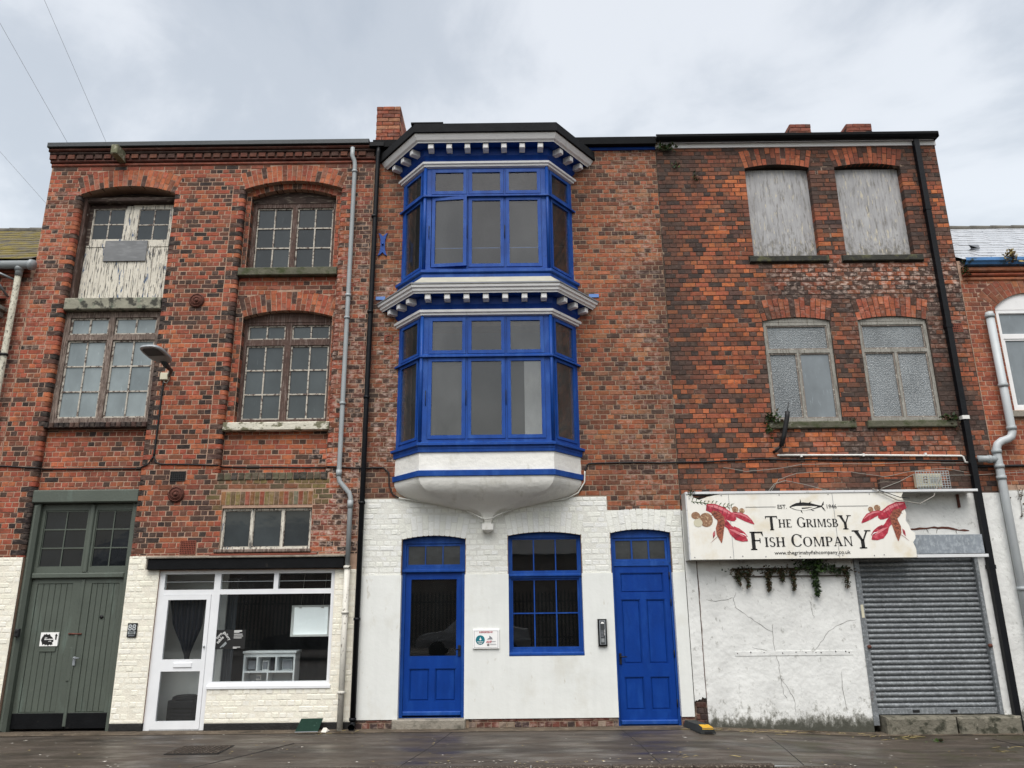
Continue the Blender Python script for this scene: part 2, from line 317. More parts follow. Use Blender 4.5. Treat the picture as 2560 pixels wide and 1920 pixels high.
# ------------------------------------------------------------------ geometry helpers
W = {}
def reg(o, c, parent):
    COL.objects.link(o); o.location = c; W[o.name] = Vector(c)
    if parent is not None:
        o.parent = parent; o.matrix_parent_inverse = Matrix.Translation(-W[parent.name])
    return o
def tag(o, label=None, cat=None, group=None, kind=None):
    if label: o['label'] = label
    if cat: o['category'] = cat
    if group: o['group'] = group
    if kind: o['kind'] = kind
    return o
def thing(name, label, cat, loc=(0, 0, 0), group=None):
    return tag(reg(bpy.data.objects.new(name, None), loc, None), label, cat, group)
def part(name, parent, loc, label=None):
    return tag(reg(bpy.data.objects.new(name, None), loc, parent), label)
class M:
    def __init__(s): s.v = []; s.f = []; s.mi = []; s.sm = []
    def add(s, vs, fs, mi=0, smooth=False):
        n = len(s.v); s.v += [tuple(p) for p in vs]; s.f += [tuple(n+i for i in f) for f in fs]
        s.mi += [mi]*len(fs); s.sm += [smooth]*len(fs); return s
    def box(s, x0, x1, y0, y1, z0, z1, mi=0):
        vs = [(x, y, z) for z in (z0, z1) for y in (y0, y1) for x in (x0, x1)]
        return s.add(vs, [(0, 2, 3, 1), (4, 5, 7, 6), (0, 1, 5, 4), (2, 6, 7, 3), (0, 4, 6, 2), (1, 3, 7, 5)], mi)
    def cbox(s, x0, x1, y0, y1, z0, z1, c=.006, mi=0, j=0):
        """box with chamfered front edges (front is the low y side)"""
        R = RND.uniform
        def jt(): return R(-j, j)
        b = [(x0, y1, z0), (x1, y1, z0), (x1, y1, z1), (x0, y1, z1)]
        q = [(x0+jt(), y0+c, z0+jt()), (x1+jt(), y0+c, z0+jt()), (x1+jt(), y0+c, z1+jt()), (x0+jt(), y0+c, z1+jt())]
        f = [(x0+c+jt(), y0, z0+c+jt()), (x1-c+jt(), y0, z0+c+jt()), (x1-c+jt(), y0, z1-c+jt()), (x0+c+jt(), y0, z1-c+jt())]
        fs = [(8, 9, 10, 11)]
        for i in range(4):
            k = (i+1) % 4
            fs += [(4+i, 4+k, 8+k, 8+i), (i, k, 4+k, 4+i)]
        fs.append((3, 2, 1, 0))
        return s.add(b+q+f, fs, mi)
    def plate(s, outer, holes, y0, y1, mi=0):
        """polygon in x,z with holes, from y0 (front) to y1 (back)"""
        loops = [list(outer)]+[list(h) for h in holes]
        flat = [p for l in loops for p in l]
        tris = tessellate_polygon([[Vector((p[0], p[1], 0)) for p in l] for l in loops])
        n = len(flat)
        vs = [(p[0], y0, p[1]) for p in flat]+[(p[0], y1, p[1]) for p in flat]
        fs = []
        for a, b, c in tris:
            A, B, Cc = flat[a], flat[b], flat[c]
            ar = (B[0]-A[0])*(Cc[1]-A[1])-(B[1]-A[1])*(Cc[0]-A[0])
            if abs(ar) < 1e-12: continue
            if ar < 0: a, b, c = a, c, b
            fs.append((a, b, c)); fs.append((n+a, n+c, n+b))
        i0 = 0
        for li, l in enumerate(loops):
            m = len(l); area = sum(l[i][0]*l[(i+1) % m][1]-l[(i+1) % m][0]*l[i][1] for i in range(m))
            for i in range(m):
                a, b = i0+i, i0+(i+1) % m
                if (area > 0) != (li == 0): a, b = b, a
                fs.append((b, a, n+a, n+b))
            i0 += m
        return s.add(vs, fs, mi)
    def tube(s, pts, r, n=8, mi=0, caps=True, up=(0, 0, 1)):
        pts = [Vector(p) for p in pts]; rs = r if isinstance(r, (list, tuple)) else [r]*len(pts)
        vs = []; fs = []
        for i, p in enumerate(pts):
            t = (pts[min(i+1, len(pts)-1)]-pts[max(i-1, 0)]).normalized()
            a = t.cross(Vector((0.13, 1, 0.07))).normalized(); b = t.cross(a)
            for k in range(n):
                an = 2*math.pi*k/n; vs.append(p+(a*math.cos(an)+b*math.sin(an))*rs[i])
        for i in range(len(pts)-1):
            for k in range(n):
                k2 = (k+1) % n; fs.append((i*n+k, i*n+k2, (i+1)*n+k2, (i+1)*n+k))
        if caps: fs.append(tuple(range(n-1, -1, -1))); fs.append(tuple((len(pts)-1)*n+k for k in range(n)))
        return s.add(vs, fs, mi, True)
    def sweep(s, prof, path, mi=0, closed=False, smooth=False):
        """prof: list of (out, z); path(out) -> list of (x, y); joins rings along the path"""
        ring = [[(x, y, z) for (x, y) in path(o)] for (o, z) in prof]
        m = len(ring[0]); vs = [p for r in ring for p in r]; fs = []
        for i in range(len(ring)-1):
            for k in range(m-1): fs.append((i*m+k, i*m+k+1, (i+1)*m+k+1, (i+1)*m+k))
        if closed:
            i = len(ring)-1
            for k in range(m-1): fs.append((i*m+k, i*m+k+1, k+1, k))
            fs.append(tuple(j*m for j in range(len(ring)))); fs.append(tuple(j*m+m-1 for j in range(len(ring)-1, -1, -1)))
        return s.add(vs, fs, mi, smooth)
    def done(s, name, mat, parent=None, kind=None, label=None, center=True, smooth=None, tones=None):
        xs = list(zip(*s.v)); c = Vector(((min(xs[0])+max(xs[0]))/2, (min(xs[1])+max(xs[1]))/2, min(xs[2]))) if center else Vector((0, 0, 0))
        me = bpy.data.meshes.new(name); me.from_pydata([(p[0]-c.x, p[1]-c.y, p[2]-c.z) for p in s.v], [], s.f)
        ms = mat if isinstance(mat, (list, tuple)) else [mat]
        for x in ms: me.materials.append(MT(x))
        if len(ms) > 1: me.polygons.foreach_set('material_index', s.mi)
        me.polygons.foreach_set('use_smooth', [bool(smooth)]*len(s.f) if smooth is not None else s.sm)
        if tones:
            at = me.attributes.new('tone', 'FLOAT_COLOR', 'FACE'); at.data.foreach_set('color', [x for t in tones for x in t])
        me.update()
        return tag(reg(bpy.data.objects.new(name, me), c, parent), label, None, None, kind)
def box(name, mat, parent, x0, x1, y0, y1, z0, z1, c=0, **k):
    return (M().cbox(x0, x1, y0, y1, z0, z1, c) if c else M().box(x0, x1, y0, y1, z0, z1)).done(name, mat, parent, **k)
def rect(x0, x1, z0, z1): return [(x0, z0), (x1, z0), (x1, z1), (x0, z1)]
def arc_pts(x0, x1, zs, zc, n=14, off=0.0, ext=0.0):
    """segmental curve from (x0,zs) over crown zc to (x1,zs), pushed out radially by off"""
    a = (x1-x0)/2; r = zc-zs; R = (a*a+r*r)/(2*r); cx = (x0+x1)/2; cz = zc-R; th = math.asin(min(1, a/R))
    return [(cx+(R+off)*math.sin(t), cz+(R+off)*math.cos(t)) for t in [(-1+2*i/n)*th for i in range(n+1)]]
def arched(x0, x1, z0, zs, zc, n=14): return [(x0, z0), (x1, z0)]+arc_pts(x0, x1, zs, zc, n)[::-1]
def text(name, body, x, z, size, y, mat, parent, align='CENTER', sx=1.0, rot=0, bold=0):
    cu = bpy.data.curves.new(name, 'FONT'); cu.body = body; cu.size = size; cu.align_x = align; cu.align_y = 'CENTER'; cu.extrude = .0015; cu.offset = bold; cu.resolution_u = 3
    ob = bpy.data.objects.new(name, cu); COL.objects.link(ob); me = bpy.data.meshes.new_from_object(ob)
    bpy.data.objects.remove(ob); bpy.data.curves.remove(cu)
    me.transform(Matrix.Rotation(rad(90), 4, 'X') @ Matrix.Rotation(rad(rot), 4, 'Z') @ Matrix.Scale(sx, 4, (1, 0, 0)))
    me.materials.clear(); me.materials.append(MT(mat))
    o = bpy.data.objects.new(name, me); return reg(o, (x, y, z), parent)

# ------------------------------------------------------------------ brickwork
H = .083
def hrect(x0, x1, z0, z1): return lambda z, r: (x0, x1) if z0 < z < z1 else None
def harch(x0, x1, z0, zs, zc, th=0.0):
    a = (x1-x0)/2; rr = zc-zs; R = (a*a+rr*rr)/(2*rr); cx = (x0+x1)/2; cz = zc-R; Ro = R+th; lim = math.asin(a/R)
    def f(z, r):
        if z < z0: return None
        w = a if z < zs else 0
        if z > cz and Ro > z-cz > 0:
            # bounded by the skewback lines
            w2 = min(math.sqrt(Ro*Ro-(z-cz)**2), (z-cz)*math.tan(lim)) if th else math.sqrt(Ro*Ro-(z-cz)**2)
            if z >= zs - (.02 if th else 0): w = max(w, w2)
        return (cx-w, cx+w) if w > .01 else None
    return f
def free(x0, x1, z, r, holes):
    iv = [(x0, x1)]
    for h in holes:
        g = h(z, r)
        if not g: continue
        o = []
        for a, b in iv:
            if g[1] <= a or g[0] >= b: o.append((a, b)); continue
            if g[0] > a: o.append((a, g[0]))
            if g[1] < b: o.append((g[1], b))
        iv = o
    return iv
class Field:
    """all bricks of one building; the largest in view become objects, the rest one mesh"""
    def __init__(s): s.b = []; s.x = []
    def lay(s, x0, x1, z0, z1, y, holes, tone, mi=0, L=.225, hdr=2, proud=.0055, j=.0105, depth=.03, h0=0):
        i = int(math.floor(z0/H+1e-6))
        while i*H < z1-.012:
            a, b = max(i*H, z0), min((i+1)*H, z1); zm = (a+b)/2; head = (i+h0) % hdr == 0
            if b-a < .02: i += 1; continue
            stp = L/2 if head else L; off = (L/4 if head else (L/2 if (i//hdr) % 2 else 0))
            dz = RND.uniform(-.0025, .0025)
            for (fa, fb) in free(x0, x1, zm, i, holes):
                k = math.floor((fa-off)/stp)
                while off+k*stp < fb-.01:
                    ba, bb = max(fa, off+k*stp), min(fb, off+(k+1)*stp)
                    k += 1
                    if bb-ba < .022:
                        continue
                    full = (not head) and bb-ba > stp-.004 and b-a > H-.004
                    ja = RND.uniform(-.003, .003)
                    s.b.append((ba+j/2+ja, bb-j/2+ja, a+j/2+dz, b-j/2+dz, y-proud-RND.uniform(-.003, .003), tone((ba+bb)/2, zm, head), mi, full, depth))
            i += 1
    def jamb(s, xe, side, z0, z1, y, depth, r, tone, mi=0, l0=.11, l1=.22):
        """column of edge bricks with a rounded arris; side=+1: brick lies left of xe (its open edge faces +x)"""
        i = int(math.floor(z0/H+1e-6))
        while i*H < z1-.02:
            a, b = max(i*H, z0)+.005, min((i+1)*H, z1)-.005
            ln = l1 if i % 2 else l0
            s.x.append((xe, side, a, b, y-.007-RND.uniform(-.002, .002), depth, r*RND.uniform(.9, 1.1), ln-.008, tone(xe, (a+b)/2, i % 2 == 0), mi)); i += 1
    def jhole(s, xe, side, z0, z1, l0=.11, l1=.22):
        def f(z, r):
            if not z0 < z < z1: return None
            ln = l1 if r % 2 else l0
            return (xe-ln, xe) if side > 0 else (xe, xe+ln)
        return f
    def finish(s, bld, mats, n=300, minz=-1):
        """mats: list of (joined, single)"""
        cand = sorted([q for q in s.b if q[7]], key=lambda q: math.hypot((q[2]-1.7)*.8, q[0]*.6))[:n]
        ids = set(id(q) for q in cand); shared = {}
        for q in cand:
            key = (round(q[1]-q[0], 3), round(q[3]-q[2], 3), RND.randrange(4), q[6])
            if key not in shared:
                me = M(); w, h = key[0], key[1]; me.cbox(-w/2, w/2, 0, q[8], -h/2, h/2, .005 if q[6] == 0 else .008, j=.0022)
                d = bpy.data.meshes.new('brick'); d.from_pydata(me.v, [], me.f); d.materials.append(mats[q[6]][1]); shared[key] = d
            o = bpy.data.objects.new('brick', shared[key]); reg(o, ((q[0]+q[1])/2, q[4], (q[2]+q[3])/2), bld)
            o.rotation_euler = (RND.uniform(-.012, .012), RND.uniform(-.006, .006), RND.uniform(-.008, .008)); o.color = q[5]
        g = M(); tn = []
        for q in s.b:
            if id(q) in ids: continue
            n0 = len(g.f); g.cbox(q[0], q[1], q[4], q[4]+q[8], q[2], q[3], .005 if q[6] == 0 else .008, q[6], j=.0025); g.f.pop(); g.mi.pop(); g.sm.pop()
            tn += [q[5]]*(len(g.f)-n0)
        for (xe, side, a, b, y, dp, r, ln, t, mi) in s.x:
            xe = xe+side*.004
            pr = [(xe-side*ln, y+.02), (xe-side*ln, y), (xe-side*r, y)]
            for kk in range(1, 5):
                an = kk/4*math.pi/2; pr.append((xe-side*r+side*r*math.sin(an), y+r-r*math.cos(an)))
            pr.append((xe, y+dp))
            m_ = len(pr); vs = [(p[0], p[1], a) for p in pr]+[(p[0], p[1], b) for p in pr]
            fs = [((k, k+1, m_+k+1, m_+k) if side > 0 else (k+1, k, m_+k, m_+k+1)) for k in range(m_-1)]
            bot = tuple(range(m_)); top = tuple(m_+k for k in range(m_)); fs += [bot[::-1], top] if side < 0 else [bot, top[::-1]]
            g.add(vs, fs, mi); tn += [t]*len(fs)
        o = g.done('brickwork', [x[0] for x in mats], bld, kind='stuff', tones=tn)
        return o
def arch_bricks(parent, x0, x1, zs, zc, th, y, tone, mat=None, w=.083, proud=.005, depth=.11, split=True):
    """parent is a part 'arch'; each voussoir its own child"""
    a = (x1-x0)/2; rr = zc-zs; R = (a*a+rr*rr)/(2*rr); cx = (x0+x1)/2; cz = zc-R; lim = math.asin(a/R)
    n = max(3, round(2*lim*R/w)); g = .0058
    for k in range(n):
        t0 = -lim+2*lim*k/n; t1 = -lim+2*lim*(k+1)/n
        segs = [(0, .22), (.22, th)] if k % 2 else [(0, th-.22), (th-.22, th)]
        if not split: segs = [(0, th)]
        for (a0, a1) in segs:
            if a1-a0 < .03: continue
            def pt(rr_, t, sg): return (cx+rr_*math.sin(t)+sg*g*math.cos(t), cz+rr_*math.cos(t)-sg*g*math.sin(t))
            r0, r1 = R+a0+(.005 if a0 else 0), R+a1-(.005 if a1 < th-.01 else 0)
            q = [pt(r0, t0, 1), pt(r0, t1, -1), pt(r1, t1, -1), pt(r1, t0, 1)]
            yy = y-proud-RND.uniform(-.003, .003)
            o = M().plate(q, [], yy, yy+depth).done('arch_brick', mat or BR[1], parent)
            tt = (t0+t1)/2; o.color = tone(cx+r1*math.sin(tt), cz+r1*math.cos(tt), k % 2)
def pick(cols, ws):
    x = RND.random()*sum(ws)
    for c, w in zip(cols, ws):
        x -= w
        if x <= 0: break
    k = RND.uniform(.85, 1.15); return (c[0]*k, c[1]*k*RND.uniform(.93, 1.07), c[2]*k)
def clampf(x, a=0, b=1): return max(a, min(b, x))
RED, ORG, BRN, DRK, PNK, BLK = C('9a503b'), C('a85f40'), C('754532'), C('4c3830'), C('965c48'), C('2e2725')
from mathutils import noise as mnoise
def fbm(x, z, s=1.0, o=0.0): return clampf(.5+.5*mnoise.fractal(Vector((x*s+o, o*1.7, z*s)), .7, 2.1, 5))
def bump1(x, c, w): return math.exp(-((x-c)/w)**2)
def sooted(c, s, bl):
    s = clampf(s)*RND.uniform(.7, 1.15); k = clampf(s*.85)
    return (c[0]*(1-k)+.050*k, c[1]*(1-k)+.036*k, c[2]*(1-k)+.031*k, min(.85, bl))
def tone_a(x, z, head):
    p = .19 if head else .06
    if -6.05 < x < -4.8: p += .17
    if x > -3.05: p += .18
    c = pick([RED, ORG, BRN, PNK, DRK, BLK], [.44*(1-p), .30*(1-p), .12, .08*(1-p), p*.75, p*.25])
    bl = .06+(.5 if x > -3.1 else 0)*clampf((8.6-z)/3+.4)+(.5 if (x > -3.3 and z < 4.2) else 0)+(.25 if (x < -7.7 and 6 < z < 9) else 0)
    if -4.85 < x < -3.0 and 3.2 < z < 3.85: c = pick([C('74633f'), C('80523a'), C('61563d')], [.5, .3, .3]); bl = .1
    s = .55*clampf((z-9.2)/.3)+.5*bump1(x, -2.55, .18)+.7*clampf((fbm(x, z, .8)-.50)*4)+.6*bump1(x, -5.05, .10)*clampf((3.6-z)/.5)+.4*bump1(x, -4.85, .12)+.35*bump1(x, -5.5, .22)*bump1(z, 6.4, .35)
    return sooted(c, s*.8, bl)
def tone_jamb(x, z, head):
    c = pick([BLK, DRK, BRN, RED], [.38, .36, .16, .10]) if RND.random() < .74 else pick([RED, ORG], [1, 1])
    return (*c, .15)
def tone_b(x, z, head):
    p = .24 if head else .08
    c = pick([C('8f5239'), C('9c5d3e'), C('714533'), C('93644a'), DRK], [.36*(1-p), .22*(1-p), .24, .14*(1-p), p])
    bl = .10+(.6 if (-2.3 < x < -1.9 and 3.9 < z < 7.2) else 0)+(.40*fbm(x, z, 1.5, 4) if 1.7 < x < 2.5 else 0)
    s = .40*clampf((-1.85-x)/.3)*(fbm(x, z, 1.1, 9)+.2)+.4*clampf((z-9.0)/.6)+.8*clampf((x-2.25)/.25)*clampf((7.6-z)/.4)*clampf((z-3.2)/1.2)+.5*clampf((fbm(x, z, .9, 3)-.52)*4)+.5*clampf((4.4-z)/.8)*clampf((-1.9-x)/.2)
    return sooted(c, s*.85, bl)
def tone_c(x, z, head):
    p = .24 if head else .17
    if x > 7.05 or (5.4 < x < 5.8): p += .14
    c = pick([C('9a553a'), C('b0653e'), C('7d4a35'), C('8a553e'), C('59433a'), C('3a302d')], [.36*(1-p), .24*(1-p), .24, .14, p*.9, p*.4])
    if fbm(x, z, .5, 7) > .5 and 3.4 < z < 6.2: c = tuple(v*1.10 for v in c)
    s = (1.0 if z > 5.4 else .45)*clampf((3.65-x)/.9)+.75*clampf((z-8.9)/.4)+.6*bump1(x, 7.2, .22)+.55*bump1(z, 6.72, .22)*clampf((x-4.3)/.5)+.45*bump1(x, 5.6, .22)*clampf((9-z)/2)+.5*bump1(z, 3.62, .22)*clampf((5.6-x)/1.5)+1.1*clampf((fbm(x, z, .75, 1)-.48)*4)-.06
    if 7.0 < x and 4.2 < z < 5.0: s += .6
    bl = .06+.85*bump1(z, 7.12, .32)*clampf((x-4.3)/.4)*(.5+fbm(x, z, 2, 5))+.35*clampf((x-5.5)/.5)*bump1(z, 6.3, .6)+(.30*fbm(x, z, 2, 2) if 3.9 < z < 4.5 and x > 4 else 0)
    return sooted(c, s*.8, bl)
def tone_paint(hexcol):
    base = C(hexcol)
    def f(x, z, head):
        k = RND.uniform(.95, 1.03); return (base[0]*k, base[1]*k, base[2]*k*RND.uniform(.96, 1.02), .40 if z < .7 else .0)
    return f

# ------------------------------------------------------------------ windows and doors
def window(parent, name, r, y, lights, fm, sm, gm, fd=.08, arch=None, pane_pick=None, label=None, sash_y=.012):
    """r outer rect (x0,x1,z0,z1); lights: (rect, cols, rows, border, bar)"""
    x0, x1, z0, z1 = r; p = part(name, parent, ((x0+x1)/2, y, z0), label)
    outer = rect(*r) if arch is None else arched(x0, x1, z0, z1, arch)
    M().plate(outer, [rect(*l[0]) for l in lights], y, y+fd).done('frame', fm, p)
    for (lr, nc, nr, bd, br) in lights:
        a0, a1, c0, c1 = lr; g = .0015
        ix0, ix1, iz0, iz1 = a0+bd, a1-bd, c0+bd, c1-bd
        cw = (ix1-ix0-(nc-1)*br)/nc; ch = (iz1-iz0-(nr-1)*br)/nr; hs = []
        for i in range(nc):
            for jx in range(nr):
                hs.append((ix0+i*(cw+br), ix0+i*(cw+br)+cw, iz0+jx*(ch+br), iz0+jx*(ch+br)+ch))
        M().plate(rect(a0+g, a1-g, c0+g, c1-g), [rect(*h) for h in hs], y+sash_y, y+sash_y+.04).done('sash', sm, p)
        for h in hs:
            gg = gm if pane_pick is None else pane_pick(h, gm)
            box('pane', gg, p, h[0]-.004, h[1]+.004, y+sash_y+.018, y+sash_y+.024, h[2]-.004, h[3]+.004)
    return p
def door_leaf_panels(p, r, y, mat, panels, glass=None, gm=None, th=.045):
    """framed door leaf with sunk panels"""
    hs = [rect(*q) for q in panels]+([rect(*glass)] if glass else [])
    M().plate(rect(*r), hs, y, y+th).done('door_leaf', mat, p)
    for (a, b, c, d) in panels:
        M().cbox(a+.022, b-.022, y+.016, y+.03, c+.022, d-.022, .008).done('door_panel', mat, p)
        M().plate(rect(a-.003, b+.003, c-.003, d+.003), [rect(a+.012, b-.012, c+.012, d-.012)], y+.008, y+.035).done('panel_moulding', mat, p)
        M().box(a-.005, b+.005, y+.026, y+.04, c-.005, d+.005).done('panel_back', mat, p)
    if glass:
        a, b, c, d = glass; box('pane', gm, p, a-.004, b+.004, y+.02, y+.026, c-.004, d+.004)
def pipe_run(parent, name, pts, r, mat, brackets=(), bmat=None, n=12, collars=(), label=None):
    p = part(name, parent, pts[-1], label); M().tube(pts, r, n).done('pipe', mat, p)
    for (x, y, z) in brackets:
        M().tube([(x, y, z-.02), (x, y, z+.02)], r*1.28, n).done('bracket', bmat or mat, p)
    for (x, y, z, h) in collars:
        M().tube([(x, y, z-h/2), (x, y, z+h/2)], r*1.2, n).done('collar', mat, p)
    return p
def cable(name, pts, r, mat, label, group=None, n=6, sub=4, wob=.0):
    out = []
    for i in range(len(pts)-1):
        a, b = Vector(pts[i]), Vector(pts[i+1])
        for k in range(sub): out.append(a.lerp(b, k/sub)+Vector((0, 0, RND.uniform(-wob, wob))))
    out.append(Vector(pts[-1])); o = M().tube(out, r, n).done(name, mat); return tag(o, label, 'cable', group)
def leaves(m, c, n, rx, ry, rz, size, droop=.0):
    for _ in range(n):
        p = Vector((c[0]+RND.gauss(0, rx), c[1]-abs(RND.gauss(0, ry)), c[2]+RND.gauss(0, rz)))
        d = Vector((RND.uniform(-1, 1), RND.uniform(-1, .3), RND.uniform(-.6-droop, .8-droop))).normalized()
        s_ = d.cross(Vector((RND.uniform(-1, 1), RND.uniform(-1, 1), RND.uniform(-1, 1)))).normalized()
        l = size*RND.uniform(.6, 1.4); w_ = l*RND.uniform(.18, .34); nrm = d.cross(s_)
        m.add([p, p+d*l*.5+s_*w_+nrm*l*.08, p+d*l, p+d*l*.5-s_*w_+nrm*l*.08], [(0, 1, 2, 3)], RND.randrange(3) if n > 3 else 0)
def plant(name, label, clumps, mats=('leaf_green', 'leaf_dark', 'leaf_brown'), size=.05, group=None, hang=()):
    x, y, z = clumps[0][:3]; t = thing(name, label, 'plant', (x, y, z), group)
    m = M()
    for (x, y, z, n, rx, ry, rz) in clumps: leaves(m, (x, y, z), n, rx, ry, rz, size)
    for (x, y, z, ln, n, w_) in hang:
        for k in range(n):
            f = RND.random(); leaves(m, (x+RND.uniform(-1, 1)*w_*(1-f*.6), y, z-f*ln), 4, .006, .02, .01, size*.8, .5)
    m.done('foliage', list(mats), t, kind='stuff')
    st = M()
    for (x, y, z, ln, n, w_) in hang: st.tube([(x, y+.005, z+.02), (x+.01, y-.02, z-ln*.4), (x, y-.01, z-ln)], .004, 4)
    for (x, y, z, n, rx, ry, rz) in clumps[:1]: st.tube([(x, y+.01, z-.04), (x+rx*.5, y-.01, z+rz)], .005, 4)
    st.done('stem', 'leaf_brown', t, kind='stuff'); return t
# ------------------------------------------------------------------ ground
def gz(x): return -.115*clampf((x-2.4)/2.6)**1.0 if x > 2.4 else 0.0
def ground(name, mat, xs, ys, zf, kind='structure'):
    m = M(); vs = [(x, y, zf(x, y)) for y in ys for x in xs]; n = len(xs)
    m.add(vs, [(j*n+i, j*n+i+1, (j+1)*n+i+1, (j+1)*n+i) for j in range(len(ys)-1) for i in range(n-1)], 0, True)
    return tag(m.done(name, mat), kind=kind)
gxs = [-60, -30, -16, -10, -6, -2, 0, 2.4, 3, 3.6, 4.2, 5, 6, 8, 12, 20, 40, 60]
KY = -2.66
ground('pavement', 'pavement_wet', gxs, [KY, -2, -1, -.4, .30], lambda x, y: gz(x)-.012*(-y)/2.6-.006)
ground('road', 'tarmac_wet', [-300, -60, -20, 0, 8, 20, 60, 300], [-300, -60, -30, -14, -2.95], lambda x, y: (gz(x) if y > -13 else 0)-.15+(.06 if y < -5 else 0))
ground('ground', 'gutter_grit', [-300, 300], [.28, 300], lambda x, y: -.25)
kb = thing('kerb', 'worn concrete kerb stones along the edge of the pavement', 'kerb', (0, KY, -.2))
x = -9.0
while x < 9:
    M().cbox(x+.004, x+.91, KY-.14, KY-.004, -.30+gz(x+.4), gz(x+.4)-.0165, .012).done('kerb_stone', 'gutter_grit', kb); x += .914
ground('gutter', 'gutter_grit', gxs, [-2.96, KY-.13], lambda x, y: gz(x)-.13)
ground('pavement_edge', 'fillet_dirty', gxs, [-.30, .02], lambda x, y: gz(x)-.002+(.010 if y > -.1 else 0))
# joints across the slab
for a, b in (((3.50, -.5), (3.27, -2.6)), ((-.95, -.3), (-1.35, -2.6)), ((-3.0, -1.1), (-3.75, -2.6)), ((6.6, -.6), (6.9, -2.6)), ((1.5, -.3), (1.62, -2.6))):
    M().tube([(a[0], a[1], gz(a[0])-.010), ((a[0]+b[0])/2+.02, (a[1]+b[1])/2, gz((a[0]+b[0])/2)-.016), (b[0], b[1], gz(b[0])-.020)], .007, 5).done('pavement_joint', 'iron_dark', bpy.data.objects['pavement'])

# ================================================================== A: brick warehouse on the left
A = thing('brick_warehouse', 'three-storey red brick warehouse with cream painted ground floor and grey-green double doors', 'building', (-5.4, 0, 0))
XL, XR = -8.345, -2.49
LX0, LX1, RX0, RX1 = -7.73, -6.055, -4.79, -3.06   # the two tall recesses
rl = arched(LX0, LX1, .0, 8.92, 9.07); rr_ = [(RX0-.062, 3.835), (RX1+.062, 3.835), (RX1+.062, 8.96)]+arc_pts(RX0, RX1, 8.98, 9.135)[::-1]+[(RX0-.062, 8.96)]
J = .062
outer = [(XL, -.2), (LX0, -.2), (LX0, 2.54), (LX0-J, 2.54), (LX0-J, 8.90), (LX0, 8.92)]+arc_pts(LX0, LX1, 8.92, 9.07)[1:-1]+[(LX1, 8.92), (LX1+J, 8.90), (LX1+J, 2.54), (LX1, 2.54), (LX1, -.2), (-5.56, -.2), (-5.56, 2.31), (-2.82, 2.31), (-2.82, .60), (-4.65, .60), (-4.65, -.2), (XR, -.2), (XR, 9.72), (XL, 9.72)]
wa = M().plate(outer, [rr_, rect(-4.67, -3.24, 2.60, 3.27)], 0, .34)
wall_a = wa.done('wall', 'mortar_pale', A)
# painted skim over the mortar of the ground floor
for q in (rect(XL, LX0, .11, 2.54), [(LX1, .11), (-5.56, .11), (-5.56, 2.31), (-5.56, 2.53), (LX1, 2.53)], rect(-4.65, -2.82, .10, .60), rect(-2.82, XR, .10, 2.30)):
    M().plate(q, [], -.0035, .01).done('painted_joints', 'mortar_cream', A)
for (a, b, z) in ((XL, LX0, .115), (LX1, -5.56, .115), (-4.65, XR, .105)):
    M().cbox(a, b, -.014, .05, -.1, z, .01).done('plinth', 'bitumen', A)
# recess backs
M().plate(rect(LX0-.2, LX1+.2, 3.58, 4.62), [], .11, .34).done('spandrel_wall', 'mortar_pale', A)
M().plate(rect(RX0-.2, RX1+.2, 3.6, 9.3), [arched(-4.66, -3.12, 4.66, 6.56, 6.68), arched(-4.70, -3.17, 7.44, 8.88, 9.03)], .11, .36).done('recess_wall', 'mortar_pale', A)
FA = Field()
jl = [FA.jhole(LX0, 1, 2.54, 8.92), FA.jhole(LX1, -1, 2.54, 8.92), FA.jhole(RX0, 1, 3.84, 8.98), FA.jhole(RX1, -1, 3.84, 8.98)]
hs = jl+[hrect(LX0, LX1, 0, 8.93), harch(LX0, LX1, 8.9, 8.92, 9.07, .335), harch(RX0, RX1, 3.835, 8.98, 9.135, .32), hrect(-4.67, -3.24, 2.56, 3.31), hrect(-5.72, -2.66, 0, 2.5)]
FA.lay(XL, XR, 2.54, 9.46, 0, hs+[hrect(-4.71, -3.24, 3.30, 3.54), hrect(-4.82, -3.0, 3.70, 3.84), hrect(-5.57, -5.30, 3.70, 3.88), hrect(-5.285, -5.02, 2.55, 2.78)], tone_a)
FA.lay(LX0, LX1, 3.60, 4.60, .11, [], tone_a)
ra = [harch(-4.66, -3.12, 4.66, 6.56, 6.68, .34), harch(-4.70, -3.17, 7.44, 8.88, 9.03, .11)]
FA.lay(RX0, RX1, 3.84, 9.2, .11, [harch(-4.66, -3.12, 4.66, 6.56, 6.68), harch(-4.66, -3.12, 6.5, 6.56, 6.68, .34), harch(-4.70, -3.17, 7.44, 8.88, 9.03), lambda z, r: ((RX0, RX1) if z > 9.0 else None), hrect(-4.8, -3, 4.53, 4.68), hrect(-4.8, -3, 7.29, 7.45)], tone_a)
for (xe, sd, z0, z1) in ((LX0, 1, 2.54, 8.90), (LX1, -1, 2.54, 8.90), (RX0, 1, 3.84, 8.98), (RX1, -1, 3.84, 8.98)):
    FA.jamb(xe, sd, z0, z1, 0, .11, .05, tone_jamb if xe != RX1 else tone_a)
for (xe, sd, z0, z1) in ((-4.66, 1, 4.68, 6.56), (-3.12, -1, 4.68, 6.56), (-4.70, 1, 7.45, 8.88), (-3.17, -1, 7.45, 8.88)):
    FA.jamb(xe, sd, z0, z1, .11, .12, .03, lambda x, z, h: tone_jamb(x, z, h) if (RND.random() < .6 and x < -4) else tone_a(x, z, h), l0=.08, l1=.08)
tc_ = tone_paint('efecdf')
FA.lay(XL, LX0, .115, 2.54, 0, [], tc_, 1, proud=.006)
FA.lay(LX1, -5.56, .115, 2.54, 0, [hrect(-5.72, -5.5, 2.30, 2.6)], tc_, 1, proud=.006)
